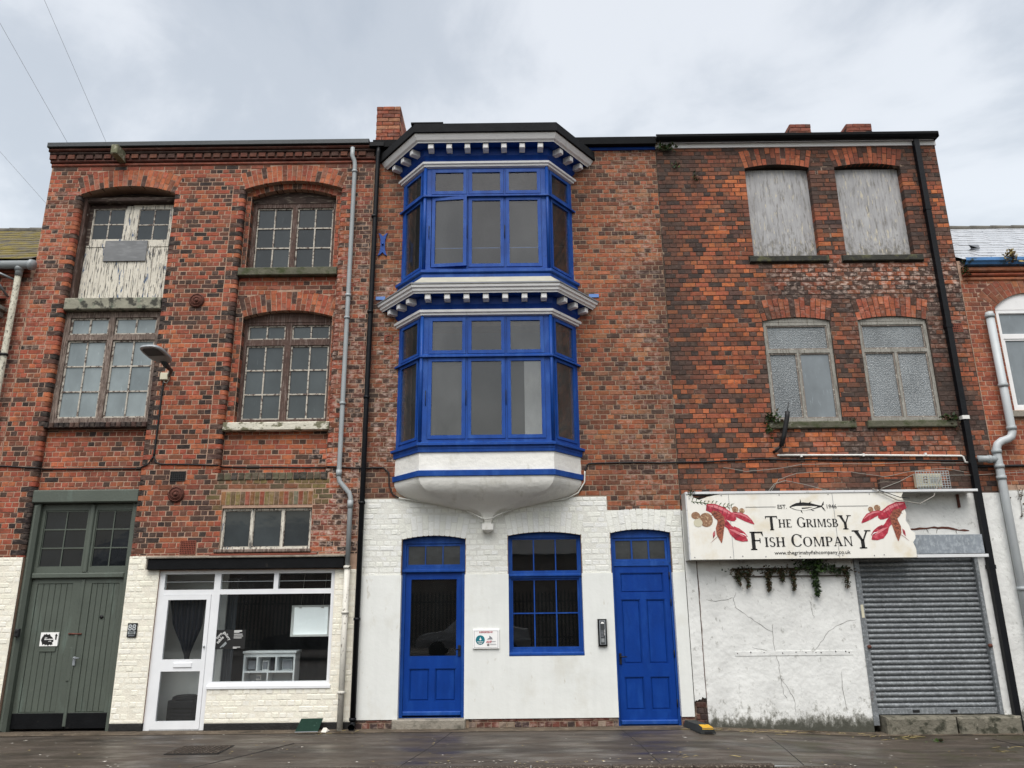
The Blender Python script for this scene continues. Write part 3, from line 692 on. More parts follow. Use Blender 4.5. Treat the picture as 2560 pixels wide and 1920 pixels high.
FA.lay(-4.65, XR, .105, .59, 0, [], tc_, 1, proud=.006)
FA.lay(-2.82, XR, .59, 2.31, 0, [], tc_, 1, proud=.006)
FA.finish(A, [BR, BP])
for nm, a in (('arch', (LX0, LX1, 8.92, 9.07, .335, 0)), ('arch', (RX0, RX1, 8.98, 9.135, .32, 0)), ('arch', (-4.66, -3.12, 6.56, 6.68, .34, .11)), ('arch', (-4.70, -3.17, 8.88, 9.03, .11, .11))):
    ap = part(nm, A, ((a[0]+a[1])/2, a[5], a[2]))
    arch_bricks(ap, *a, lambda x, z, h: (*pick([RED, ORG, BRN, DRK, C('96604d')], [.36, .36, .12, .14, .10]), .15), split=a[4] > .2)
# soldier course and weathered band over the small window
sp = part('soldier_course', A, (-3.97, 0, 3.31))
n = 19
for i in range(n):
    a = -4.71+1.47*i/n; o = M().cbox(a+.005, a+1.47/n-.005, -.008, .05, 3.318, 3.53, .005, j=.002).done('brick', BR[1], sp)
    o.color = (*pick([C('7a6a42'), C('855c3c'), C('6b583e'), C('8a4a36'), C('6d6d58')], [.3, .25, .2, .2, .1]), .2)
cb = part('brick_sill', A, (-3.9, 0, 3.71))
for i in range(16):
    a = -4.80+1.78*i/16; o = M().cbox(a+.005, a+1.78/16-.005, -.022, .12, 3.715, 3.835, .012, j=.004).done('brick', BR[1], cb)
    o.color = (*pick([C('4a4638'), C('5f5a48'), C('3a3833')], [1, 1, 1]), .15)
bs = part('brick_sill', A, (-6.9, 0, 4.61))
for i in range(20):
    a = LX0-.01+1.70*i/20; o = M().cbox(a+.004, a+.085-.004, -.028, .14, 4.612, 4.70, .012, j=.003).done('brick', BR[1], bs); o.color = (*pick([BLK, DRK], [1, .5]), .1)
# cornice: string, dentils, string, coping
cor = part('cornice', A, (-5.4, 0, 9.5))
tnc = lambda: (*pick([C('5d382e'), C('7d4535'), C('40302c')], [.5, .3, .3]), .1)
for (z0, z1, pj) in ((9.46, 9.53, .03), (9.53, 9.585, .06), (9.675, 9.73, .09), (9.73, 9.79, .12)):
    x = XL-pj*.45
    o = M().cbox(x, XR+.02, -pj, .2, z0+.004, z1, .02).done('string_course', BR[1], cor); o.color = tnc()
o = M().box(XL-.03, XR, -.05, .2, 9.585, 9.675).done('dentil_bed', BR[1], cor); o.color = C('4a352e')[:3]+(.0,)
i = 0
while XL-.03+i*.165 < XR-.11:
    a = XL-.03+i*.165; o = M().cbox(a, a+.125, -.078-RND.uniform(0, .006), -.045, 9.588, 9.672, .006, j=.003).done('dentil', BR[1], cor); o.color = (*pick([C('6a4032'), C('58372c'), C('4a352e')], [.4, .4, .3]), .05); i += 1
M().cbox(XL-.06, -2.575, -.16, .3, 9.793, 9.885, .008).done('coping', 'coping_grey', A)
M().cbox(-2.568, -2.30, -.15, .3, 9.73, 9.825, .008).done('coping', 'black_paint', A)
# hoist beam stub
o = M().cbox(-7.12, -7.0, -.36, .2, 9.52, 9.70, .014).done('hoist_beam', 'timber_end', A)
# shell behind
M().box(XL+.005, XL+.3, .345, 9, -.2, 9.75).done('side_wall', 'opposite_brick', A)
M().box(XR-.2, XR-.02, .365, 9, -.2, 9.75).done('side_wall', 'interior_dark', A)
M().box(XL+.3, XR-.2, 8.7, 9, -.2, 9.75).done('back_wall', 'opposite_brick', A)
M().add([(XL, .3, 9.86), (XR, .3, 9.86), (XR, 9, 10.3), (XL, 9, 10.3), (XL, .3, 9.76), (XR, .3, 9.76), (XR, 9, 10.2), (XL, 9, 10.2)], [(0, 1, 2, 3), (7, 6, 5, 4), (0, 4, 5, 1), (1, 5, 6, 2), (2, 6, 7, 3), (3, 7, 4, 0)]).done('roof', 'felt', A)
M().box(XL+.3, XR-.2, .37, 8.7, 2.60, 2.75).done('floor_slab', 'interior_dark', A)

# --- loading door
ld = part('loading_door', A, (-6.9, .25, 6.9), 'taking-in door with flaking white paint and two small glazed lights')
M().cbox(LX0-.05, LX0+.05, .12, .34, 6.9, 8.93, .01).done('door_jamb', 'wood_brown', ld)
M().cbox(LX1-.05, LX1+.05, .16, .34, 6.9, 8.93, .01).done('door_jamb', 'wood_brown', ld)
M().plate([(LX0-.02, 8.78), (LX1+.02, 8.78), (LX1+.02, 8.93)]+arc_pts(LX0, LX1, 8.93, 9.10, off=.02)[::-1][1:-1]+[(LX0-.02, 8.93)], [], .27, .36).done('head_board', 'wood_dark', ld)
M().cbox(LX0+.02, LX1, .13, .30, 8.83, 8.925, .02).done('lintel', 'wood_dark', ld)
for (a, b, dk) in ((-7.66, -6.905, 1), (-6.90, -6.16, 0)):
    ga, gb = (a+.065, b-.125) if dk else (a+.12, b-.055)
    if dk:
        M().plate(rect(a, b, 7.99, 8.80), [rect(ga, gb, 8.14, 8.745)], .25, .29).done('door_frame', 'peel_white', ld)
        M().box(a-.02, gb+.02, .246, .256, 8.752, 8.825).done('head_rail', 'wood_dark', ld)
        M().box(a-.02, a+.05, .246, .256, 8.02, 8.752).done('stile', 'wood_dark', ld)
    else:
        M().plate(rect(a, b, 7.99, 8.82), [rect(ga, gb, 8.12, 8.735)], .25, .29).done('door_frame', 'peel_white', ld)
    zb, zt = (8.14, 8.745) if dk else (8.12, 8.735); xm = (ga+gb)/2; zm = (zb+zt)/2
    M().plate(rect(ga+.001, gb-.001, zb+.001, zt-.001), [rect(p0, p1, q0, q1) for (p0, p1) in ((ga+.012, xm-.011), (xm+.011, gb-.012)) for (q0, q1) in ((zb+.012, zm-.011), (zm+.011, zt-.012))], .262, .28).done('glazing_bar', 'bar_flaked', ld)
    for (p0, p1) in ((ga+.01, xm-.009), (xm+.009, gb-.01)):
        for (q0, q1) in ((zb+.01, zm-.009), (zm+.009, zt-.01)): box('pane', 'glass_dusty', ld, p0, p1, .27, .275, q0, q1)
x = -7.67
while x < -6.2:
    w_ = RND.uniform(.10, .125); M().cbox(x, min(x+w_-.004, -6.155), .255+RND.uniform(0, .006), .30, 6.92, 7.985, .005).done('plank', 'peel_white', ld); x += w_
M().cbox(-7.31, -6.55, .232, .25, 7.705, 8.105, .003).done('board', 'board_grey', ld, label='plain grey board fixed over the lower rail')
M().cbox(LX0+.005, LX1-.005, -.02, .33, 6.69, 6.905, .015).done('timber_sill', 'sill_timber', A)
# --- lower left window
window(A, 'window', (LX0+.005, LX1-.005, 4.705, 6.68), .10,
       [((-7.63, -6.96, 6.27, 6.58), 2, 1, .03, .028), ((-6.86, -6.14, 6.27, 6.58), 2, 1, .03, .028), ((-7.63, -6.96, 4.80, 6.17), 2, 3, .03, .022), ((-6.86, -6.14, 4.80, 6.17), 2, 3, .03, .022)], 'wood_bare', 'bar_flaked', 'glass_pale', sash_y=.03)
# --- right recess windows
window(A, 'window', (-4.70, -3.17, 7.45, 8.80), .235, [((-4.62, -3.98, 7.53, 8.72), 2, 3, .025, .024), ((-3.89, -3.24, 7.53, 8.72), 2, 3, .025, .024)], 'wood_brown', 'bar_flaked', 'glass_dusty', sash_y=.025)
M().plate([(-4.70, 8.80), (-3.17, 8.80), (-3.17, 8.88)]+arc_pts(-4.70, -3.17, 8.88, 9.03)[::-1][1:-1]+[(-4.70, 8.88)], [], .225, .33).done('head_board', 'wood_dark', A)
window(A, 'window', (-4.66, -3.12, 4.68, 6.50), .235, [((-4.60, -3.95, 6.19, 6.45), 2, 1, .025, .024), ((-3.84, -3.18, 6.19, 6.45), 2, 1, .025, .024), ((-4.60, -3.95, 4.77, 6.08), 2, 3, .025, .024), ((-3.84, -3.18, 4.77, 6.08), 2, 3, .025, .024)], 'wood_brown', 'bar_flaked', 'glass_dusty_mid', sash_y=.025)
M().plate([(-4.66, 6.50), (-3.12, 6.50), (-3.12, 6.56)]+arc_pts(-4.66, -3.12, 6.56, 6.68)[::-1][1:-1]+[(-4.66, 6.56)], [], .225, .33).done('head_board', 'wood_brown', A)
M().cbox(RX0+.003, RX1-.003, -.012, .30, 7.295, 7.44, .012).done('sill', 'stone_green', A)
M().cbox(RX0+.003, RX1+.02, -.03, .30, 4.53, 4.67, .014).done('sill', 'stone_peel', A)
# --- small window over the shop
window(A, 'window', (-4.67, -3.24, 2.605, 3.26), .04, [((-4.64, -4.215, 2.66, 3.235), 1, 1, .012, .01), ((-4.175, -3.725, 2.66, 3.235), 1, 1, .012, .01), ((-3.685, -3.27, 2.66, 3.235), 1, 1, .012, .01)], 'peel_white', 'bar_flaked', 'glass_dusty', fd=.05, label='small three-light window in flaking white frame above the shop', sash_y=.012)
M().cbox(-4.74, -3.22, -.045, .06, 2.575, 2.625, .01).done('sill', 'wood_bare', A)
M().cbox(-4.80, -3.12, -.03, .04, 2.527, 2.56, .008).done('tile_sill', 'terracotta', A)
# --- green double door
gd = part('double_door', A, (-6.9, .1, 0), 'grey-green boarded double door under a glazed fanlight')
M().cbox(LX0-.02, LX1+.02, .0, .30, 3.385, 3.595, .02).done('lintel', 'green_paint', gd)
M().cbox(LX0, LX0+.115, .02, .30, -.02, 3.38, .045).done('door_jamb', 'green_paint', gd)
M().cbox(LX1-.10, LX1, .09, .30, -.02, 3.38, .01).done('door_jamb', 'green_paint', gd)
M().plate(rect(LX0+.117, LX1-.102, 2.30, 3.38), [rect(-7.56, -6.87, 2.39, 3.28), rect(-6.73, -6.17, 2.39, 3.28)], .13, .20).done('fanlight_frame', 'green_paint', gd)
M().cbox(-6.835, -6.765, .10, .14, 2.30, 3.37, .012).done('mullion', 'green_paint', gd)
M().cbox(LX0+.117, LX1-.102, .085, .2, 2.215, 2.297, .015).done('transom', 'green_paint', gd)
for (a, b, c_) in ((-7.56, -6.87, 2), (-6.73, -6.17, 2)):
    cw = (b-a-.03)/2; hs2 = []
    for i in range(2):
        for jx in range(3): hs2.append((a+.012+i*(cw+.012), a+.012+i*(cw+.012)+cw-.006, 2.402+jx*.292, 2.402+jx*.292+.272))
    M().plate(rect(a+.001, b-.001, 2.391, 3.279), [rect(*h) for h in hs2], .145, .175).done('glazing_bar', 'green_paint', gd)
    for h in hs2: box('pane', 'glass_black', gd, h[0]-.004, h[1]+.004, .158, .163, h[2]-.004, h[3]+.004)
for (a, b, st) in ((LX0+.12, -6.803, 1), (-6.797, LX1-.105, 0)):
    s0, s1 = (.09, .16) if st else (.13, .07)
    M().plate(rect(a, b, .25, 2.21), [rect(a+s0, b-s1, .26, 2.14)], .14, .19).done('door_frame', 'green_paint', gd)
    n = 6 if st else 5; pw = (b-s1-a-s0)/n
    for i in range(n): M().cbox(a+s0+i*pw+.001, a+s0+(i+1)*pw-.003, .150, .185, .262, 2.138, .006).done('plank', 'green_paint', gd)
    M().cbox(a, b, .136, .19, .03, .248, .006).done('kick_plate', 'black_paint', gd)
M().cbox(-6.825, -6.775, .125, .15, .06, 2.20, .006).done('meeting_strip', 'green_paint', gd)
M().cbox(-6.86, -6.80, .122, .15, .70, 1.18, .004).done('repair_strip', 'green_paint', gd)
M().cbox(-6.795, -6.755, .118, .14, .92, 1.05, .004).done('handle_plate', 'steel_grey', gd)
M().tube([(-6.775, .118, 1.03), (-6.775, .08, 1.03), (-6.68, .08, 1.03)], .009, 8).done('handle', 'steel_grey', gd)
M().tube([(-6.45, .155, 1.63), (-6.45, .138, 1.63)], .028, 14).done('lock_hole', 'iron_dark', gd)
M().tube([(-6.92, .13, 1.385), (-6.72, .13, 1.38)], .012, 8).done('bolt', 'iron_rust', gd)
M().cbox(-7.335, -7.095, .135, .15, 1.125, 1.20, .004).done('letter_plate', 'green_paint', gd)
# --- shopfront
sf = part('shopfront', A, (-4.2, .05, 0), 'white framed shopfront with glazed door and display window')
M().plate([(-5.56, -.01), (-4.65, -.01), (-4.65, .60), (-2.82, .60), (-2.82, 2.31), (-5.56, 2.31)], [rect(-5.475, -4.725, .02, 1.945), rect(-5.475, -4.70, 2.02, 2.255), rect(-4.60, -3.775, 2.02, 2.255), rect(-3.705, -2.88, 2.02, 2.255), rect(-4.60, -2.875, .675, 1.945)], .03, .11).done('frame', 'white_upvc', sf)
M().cbox(-4.66, -2.80, -.025, .1, .572, .625, .008).done('sill', 'white_upvc', sf)
M().plate(rect(-5.472, -4.728, .022, 1.942), [rect(-5.385, -4.79, .135, .83), rect(-5.385, -4.79, 1.0, 1.87)], .02, .07).done('shop_door', 'white_upvc', sf)
for r_ in ((-5.39, -4.785, .13, .835), (-5.39, -4.785, .995, 1.875), (-4.605, -2.87, .67, 1.95)): box('pane', 'glass_shop', sf, r_[0], r_[1], .045, .05, r_[2], r_[3])
for r_ in ((-5.48, -4.695, 2.015, 2.26), (-4.605, -3.77, 2.015, 2.26), (-3.71, -2.875, 2.015, 2.26)):
    box('pane', 'glass_shop', sf, r_[0], r_[1], .06, .065, r_[2], r_[3])
    box('vent_bar', 'pvc_grey', sf, r_[0]+.01, r_[1]-.01, .052, .06, 2.135, 2.142)
M().cbox(-5.20, -4.92, .005, .03, .885, .955, .006).done('letter_box', 'white_upvc', sf)
M().tube([(-4.76, .02, 1.18), (-4.76, -.005, 1.18)], .014, 10).done('door_lock', 'steel_grey', sf)
M().cbox(-5.72, -2.67, -.09, .05, 2.322, 2.485, .01).done('fascia', 'black_paint', A)
M().cbox(-5.75, -2.66, -.12, .05, 2.489, 2.522, .008).done('fascia_cap', 'concrete', A)
M().cbox(-5.75, -5.725, -.09, .02, 2.33, 2.485, .004).done('fascia_end', 'concrete', A)
# shop room
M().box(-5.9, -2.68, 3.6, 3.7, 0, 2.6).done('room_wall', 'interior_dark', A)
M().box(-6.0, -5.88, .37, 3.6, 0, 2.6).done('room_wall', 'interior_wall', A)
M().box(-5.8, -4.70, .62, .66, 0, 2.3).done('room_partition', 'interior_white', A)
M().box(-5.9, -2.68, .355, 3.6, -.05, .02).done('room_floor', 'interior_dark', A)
# --- pipes, plates and vents
px = -2.82
pipe_run(A, 'downpipe', [(-2.87, -.12, 9.72), (-2.87, -.12, 9.56), (-2.83, -.10, 9.46), (px, -.09, 9.38), (px, -.09, 3.74), (px+.02, -.09, 3.66), (-2.64, -.09, 3.48), (-2.615, -.09, 3.40), (-2.615, -.09, 2.36)], .039, 'pvc_grey', [(px, -.09, z) for z in (9.25, 6.86, 6.45, 4.95)], 'pvc_grey', collars=[(px, -.09, 3.80, .10), (-2.615, -.09, 3.30, .12)], label='grey plastic downpipe with an offset bend')
pipe_run(A, 'downpipe', [(-2.615, -.09, 2.355), (-2.615, -.09, -.02)], .045, 'pipe_flaked', [(-2.615, -.09, z) for z in (2.33, 1.66, .52)], 'pipe_flaked', label='old iron pipe with flaking white paint')
for (x, z) in ((-5.44, 6.83), (-5.43, 3.50)):
    p = part('wall_plate', A, (x, -.03, z)); M().tube([(x, .0, z), (x, -.03, z)], .13, 20).done('disc', 'iron_rust', p); M().tube([(x, -.03, z), (x, -.05, z)], .03, 8).done('bolt', 'iron_rust', p)
    for s_ in (.06, .11): M().tube([(x+s_*math.cos(t), -.033, z+s_*math.sin(t)) for t in [i*math.pi/8 for i in range(17)]], .008, 5, caps=False).done('rim', 'iron_rust', p)
def grille(parent, name, x0, x1, z0, z1, nx, nz, mat, y=-.014):
    cw = (x1-x0)/(nx+.5); ch = (z1-z0)/(nz+.5)
    M().plate(rect(x0, x1, z0, z1), [rect(x0+cw*(.4+i), x0+cw*(.4+i)+cw*.62, z0+ch*(.4+jx), z0+ch*(.4+jx)+ch*.62) for i in range(nx) for jx in range(nz)], y, -.005).done(name, mat, parent)
    M().box(x0+.002, x1-.002, -.004, .0, z0+.002, z1-.002).done('vent_back', 'iron_dark', parent)
grille(A, 'air_vent', -5.56, -5.31, 3.71, 3.87, 7, 4, 'iron_dark')
grille(A, 'air_brick', -5.28, -5.03, 2.555, 2.77, 9, 7, 'terracotta')
# ================================================================== B: brick house with the blue double bay
B = thing('brick_house', 'red brick house with two-storey blue bay window above white painted ground floor', 'building', (0, 0, 0))
BX0, BX1 = -2.485, 2.617
D1, D2, WN = (-1.79, -.795), (1.485, 2.425), (-.125, 1.02)
outer = [(BX0, -.2), (D1[0], -.2), (D1[0], 2.75)]+arc_pts(D1[0], D1[1], 2.75, 2.805)[1:-1]+[(D1[1], 2.75), (D1[1], -.2), (D2[0], -.2), (D2[0], 2.815)]+arc_pts(D2[0], D2[1], 2.815, 2.87)[1:-1]+[(D2[1], 2.815), (D2[1], -.2), (BX1, -.2), (BX1, 9.9), (BX0, 9.9)]
bay_holes = [rect(-1.85, .95, 4.1, 6.3), rect(-1.85, .95, 7.0, 9.0)]
M().plate(outer, [arched(WN[0], WN[1], 1.0, 2.79, 2.845)]+bay_holes, 0, .34).done('wall', 'mortar_beige', B)
FB = Field()
bh = [hrect(-1.9, 1.0, 3.3, 9.4)]
FB.lay(BX0, BX1, 3.40, 9.70, 0, bh+[hrect(BX0, -2.35, 9.6, 10)], tone_b)
FB.lay(1.455, BX1, 3.17, 3.40, 0, [], tone_b)
FB.lay(BX0, BX1, 0.0, .125, -.002, [hrect(D1[0]-.06, D1[1]+.06, -1, 1), hrect(*D2, -1, 1)], lambda x, z, h: (*pick([C('6b3f34'), C('5c3830'), C('3f3331'), C('857468')], [.4, .3, .25, .12]), .4))
tw = tone_paint('e2e3de')
ah = [harch(D1[0], D1[1], 2.7, 2.75, 2.805, .33), harch(D2[0], D2[1], 2.7, 2.815, 2.87, .33), harch(WN[0], WN[1], 2.7, 2.79, 2.845, .33), hrect(*D1, 0, 2.76), hrect(*D2, 0, 2.82), hrect(*WN, 0, 2.80)]
FB.lay(BX0, 1.45, 2.21, 3.385, 0, ah, tw, 1, proud=.006)
FB.lay(1.45, BX1, 2.21, 3.165, 0, ah, tw, 1, proud=.006)
FB.finish(B, [BR, BP])
M().plate([(BX0, 2.205), (D1[0]-.01, 2.205), (D1[0]-.01, 2.76)]+arc_pts(D1[0], D1[1], 2.76, 2.815)[1:-1]+[(D1[1]+.01, 2.76), (D1[1]+.01, 2.205), (WN[0]-.01, 2.205), (WN[0]-.01, 2.80)]+arc_pts(WN[0], WN[1], 2.80, 2.855)[1:-1]+[(WN[1]+.01, 2.80), (WN[1]+.01, 2.205), (D2[0]-.01, 2.205), (D2[0]-.01, 2.825)]+arc_pts(D2[0], D2[1], 2.825, 2.88)[1:-1]+[(D2[1]+.01, 2.825), (D2[1]+.01, 2.205), (BX1, 2.205), (BX1, 3.17), (1.45, 3.17), (1.45, 3.39), (BX0, 3.39)], [], -.0035, .01).done('painted_joints', 'mortar_white', B)
for (x0, x1, zs, zc) in ((D1[0], D1[1], 2.75, 2.805), (WN[0], WN[1], 2.79, 2.845), (D2[0], D2[1], 2.815, 2.87)):
    ap = part('arch', B, ((x0+x1)/2, 0, zs)); arch_bricks(ap, x0, x1, zs, zc, .32, 0, tw, BP[1], proud=.007)
# smooth stucco below, standing proud
for q in ([(BX0+.06, .13), (D1[0]+.005, .13), (D1[0]+.005, 2.205), (BX0+.06, 2.205)], [(D1[1]-.005, .13), (D2[0]+.005, .13), (D2[0]+.005, 2.205), (WN[1]-.003, 2.205), (WN[1]-.003, .997), (WN[0]+.003, .997), (WN[0]+.003, 2.205), (D1[1]-.005, 2.205)], [(D2[1]-.005, .13), (BX1-.005, .13), (BX1-.005, 2.205), (D2[1]-.005, 2.205)]):
    M().plate(q, [], -.025, .20).done('stucco', 'stucco_white', B)
# --- doors and sash window
d1 = part('door', B, (-1.29, .1, .14), 'blue half-glazed door with a three-pane fanlight')
yd = .10
def frame_arch(p, x0, x1, zb, zs, zc, y, holes, mat, fd=.09): M().plate(arched(x0, x1, zb, zs, zc), [rect(*h) for h in holes], y, y+fd).done('frame', mat, p)
frame_arch(d1, D1[0], D1[1], .135, 2.75, 2.805, yd, [(-1.735, -.85, .14, 2.24), (-1.735, -.85, 2.33, 2.69)], 'blue_paint')
M().plate(rect(-1.733, -.852, 2.332, 2.688), [rect(a, a+.262, 2.365, 2.65) for a in (-1.70, -1.424, -1.148)], yd+.02, yd+.06).done('fanlight', 'blue_paint', d1)
for a in (-1.70, -1.424, -1.148): box('pane', 'glass_smoke', d1, a-.004, a+.266, yd+.035, yd+.04, 2.36, 2.655)
M().cbox(-1.79, -.795, yd-.03, yd+.05, 2.245, 2.29, .008).done('transom', 'blue_paint', d1)
door_leaf_panels(d1, (-1.732, -.853, .16, 2.237), yd+.02, 'blue_deep', [(-1.645, -1.335, .36, .825), (-1.255, -.935, .36, .825)], (-1.645, -.935, 1.005, 2.14), 'glass_shop')
M().cbox(-1.73, -.855, yd-.02, yd+.02, .165, .225, .012).done('weatherboard', 'blue_paint', d1)
M().cbox(-.905, -.865, yd+.0, yd+.018, 1.0, 1.16, .004).done('handle_plate', 'iron_dark', d1); M().tube([(-.885, yd, 1.1), (-.885, yd-.05, 1.1), (-.99, yd-.05, 1.1)], .009, 8).done('handle', 'iron_dark', d1)
M().cbox(-1.86, -.775, -.075, .25, -.05, .132, .015).done('doorstep', 'concrete', B)
d2 = part('door', B, (1.95, .06, 0), 'blue five-panel door with a three-pane fanlight')
y2 = .075
frame_arch(d2, D2[0], D2[1], .0, 2.815, 2.87, y2, [(1.525, 2.385, .01, 2.31), (1.525, 2.385, 2.38, 2.745)], 'blue_paint')
M().plate(rect(1.527, 2.383, 2.382, 2.743), [rect(a, a+.245, 2.415, 2.70) for a in (1.565, 1.833, 2.10)], y2+.02, y2+.06).done('fanlight', 'blue_paint', d2)
for a in (1.565, 1.833, 2.10): box('pane', 'glass_smoke', d2, a-.004, a+.249, y2+.035, y2+.04, 2.41, 2.705)
door_leaf_panels(d2, (1.53, 2.38, .015, 2.305), y2+.015, 'blue_deep', [(1.615, 2.295, 1.90, 2.205), (1.615, 1.91, .86, 1.805), (2.0, 2.295, .86, 1.805), (1.615, 1.91, .21, .68), (2.0, 2.295, .21, .68)])
M().cbox(1.53, 2.38, y2-.03, y2+.015, .015, .08, .012).done('weatherboard', 'blue_paint', d2)
M().cbox(1.548, 1.585, y2-.002, y2+.014, .86, 1.02, .004).done('handle_plate', 'iron_dark', d2); M().tube([(1.566, y2, .97), (1.566, y2-.05, .97), (1.66, y2-.05, .97)], .009, 8).done('handle', 'iron_dark', d2)
for z in (.25, .95, 1.7, 2.1): M().tube([(2.385, y2-.004, z), (2.385, y2-.004, z+.11)], .009, 8).done('hinge', 'iron_dark', d2)
sw = part('sash_window', B, (.45, .08, 1.0), 'blue twelve-light sash window')
ys = .09
frame_arch(sw, WN[0], WN[1], 1.0, 2.79, 2.845, ys, [(-.085, .98, 1.09, 2.14), (-.085, .98, 2.23, 2.76)], 'blue_paint', .10)
def sash(p, r, nc, nr, y, bd, gm, mat='blue_paint'):
    a, b, c, d_ = r; cw = (b-a-2*bd-(nc-1)*.018)/nc; ch = (d_-c-2*bd-(nr-1)*.018)/nr
    hs_ = [(a+bd+i*(cw+.018), a+bd+i*(cw+.018)+cw, c+bd+jx*(ch+.018), c+bd+jx*(ch+.018)+ch) for i in range(nc) for jx in range(nr)]
    M().plate(rect(*r), [rect(*h) for h in hs_], y, y+.045).done('sash', mat, p)
    for h in hs_: box('pane', gm, p, h[0]-.004, h[1]+.004, y+.02, y+.025, h[2]-.004, h[3]+.004)
sash(sw, (-.084, .979, 2.232, 2.758), 3, 1, ys+.02, .022, 'glass_shop')
sash(sw, (-.084, .979, 1.092, 2.138), 3, 2, ys+.035, .028, 'glass_shop')
M().cbox(WN[0]+.002, WN[1]-.002, ys-.03, ys+.05, 2.165, 2.205, .008).done('meeting_rail', 'blue_paint', sw)
M().cbox(WN[0]+.002, WN[1]-.002, -.03, ys+.05, .998, 1.05, .012).done('sill', 'blue_paint', sw)
# room behind
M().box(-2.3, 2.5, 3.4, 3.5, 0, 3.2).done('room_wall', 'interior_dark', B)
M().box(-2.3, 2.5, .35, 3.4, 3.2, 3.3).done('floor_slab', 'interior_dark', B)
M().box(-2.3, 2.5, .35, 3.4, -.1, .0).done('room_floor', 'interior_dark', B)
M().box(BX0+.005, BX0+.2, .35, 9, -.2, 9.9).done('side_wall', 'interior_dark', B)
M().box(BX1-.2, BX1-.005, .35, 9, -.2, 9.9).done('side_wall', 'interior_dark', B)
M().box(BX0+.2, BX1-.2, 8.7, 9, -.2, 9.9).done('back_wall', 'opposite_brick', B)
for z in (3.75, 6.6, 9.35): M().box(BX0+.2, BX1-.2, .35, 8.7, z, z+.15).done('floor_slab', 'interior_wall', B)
M().box(BX0+.2, BX1-.2, 3.2, 3.3, 3.9, 9.35).done('room_wall', 'interior_wall', B)
M().box(.17, .58, -.02, .02, 4.25, 5.66).done('room_partition', 'interior_white', B)
M().add([(BX0, .0, 9.93), (BX1, .0, 9.93), (BX1, 4.5, 12.2), (BX0, 4.5, 12.2), (BX0, 9, 9.95), (BX1, 9, 9.95)], [(0, 1, 2, 3), (3, 2, 5, 4), (0, 3, 4), (1, 5, 2), (0, 4, 5, 1)]).done('roof', 'slate_wet_sheen', B)

# --- bay window geometry: plan is a mitred half hexagon
CX, HW, HF, DP = -.44, 1.50, 1.04, .58
ang = math.atan2(DP, HW-HF); tf = math.tan(ang/2); sn = math.sin(ang)
def plan(o):
    return [(CX-HW-o/sn, .02), (CX-HF-o*tf, -DP-o), (CX+HF+o*tf, -DP-o), (CX+HW+o/sn, .02)]
def planb(o):
    p = plan(o); return [(p[0][0], .0)]+p[1:3]+[(p[3][0], .0)]
def face_frames():
    """(origin, direction, length) for left, front, right window faces, seen from outside"""
    p = planb(0); return [(p[0], p[1]), (p[1], p[2]), (p[2], p[3])]
class Fm:
    """places a flat face drawn in (s, z, depth) onto one side of the bay"""
    def __init__(s, a, b):
        s.a = Vector((a[0], a[1], 0)); d = Vector((b[0]-a[0], b[1]-a[1], 0)); s.L = d.length; s.d = d.normalized(); s.n = Vector((-s.d.y, s.d.x, 0))
    def put(s, m):
        m.v = [tuple(s.a+s.d*v[0]+s.n*v[1]+Vector((0, 0, v[2]))) for v in m.v]; return m
def bay_floor(p, z0, zs, zt, ztop, glass, tilt=None, blind=False):
    """z0 sill underside, zs sill top, zt transom, ztop head"""
    for fi, (a, b) in enumerate(face_frames()):
        F = Fm(a, b); Ln = F.L
        if fi == 1:
            cells = [(x, x+.60) for x in (.110, .740, 1.370)]
        else:
            cells = [(.085, Ln-.085)]
        hz = [(zs+.03, zt-.045), (zt+.02, ztop-.03)]
        cc = [(c0, c1, h0, h1) for (c0, c1) in cells for (h0, h1) in hz]
        F.put(M().plate(rect(.002, Ln-.002, zs-.02, ztop), [rect(*c) for c in cc], .0, .09)).done('frame', 'blue_paint', p)
        for ci, (c0, c1, h0, h1) in enumerate(cc):
            open_ = tilt == (fi, ci)
            bd = .060 if fi == 1 else .045
            g = M().plate(rect(c0+.003, c1-.003, h0+.003, h1-.003), [rect(c0+bd, c1-bd, h0+bd, h1-bd)], -.012, .035)
            pg = M().box(c0+bd-.004, c1-bd+.004, .010, .015, h0+bd-.004, h1-bd+.004)
            if open_:
                for mm in (g, pg):
                    mm.v = [(c0+(v[0]-c0)*math.cos(.10)+.01, v[1]-(v[0]-c0)*math.sin(.10), v[2]) for v in mm.v]
            F.put(g).done('sash', 'blue_paint', p); F.put(pg).done('pane', glass, p)
            if h0 < zt-.2 and fi == 1:
                xh = c0-.03 if ci == 0 else (c0-.02)
                F.put(M().tube([(xh, -.005, (h0+h1)/2+.12), (xh, -.03, (h0+h1)/2+.10), (xh, -.03, (h0+h1)/2-.10), (xh, -.005, (h0+h1)/2-.12)], .006, 6)).done('window_stay', 'iron_dark', p)
                if blind: F.put(M().box(c0+.05, c1-.05, .20, .205, h0+.44, h0+.452)).done('blind_bar', 'blue_pale', p)
    m_ = M(); m_.sweep([(.0, zt-.045), (.05, zt-.040), (.05, zt-.012), (.0, zt+.02)], planb); m_.done('transom_ledge', 'blue_paint', p)
    for (x, y) in planb(0)[1:3]:
        M().tube([(x, y, zs), (x, y, ztop)], .030, 8).done('corner_post', 'blue_paint', p)
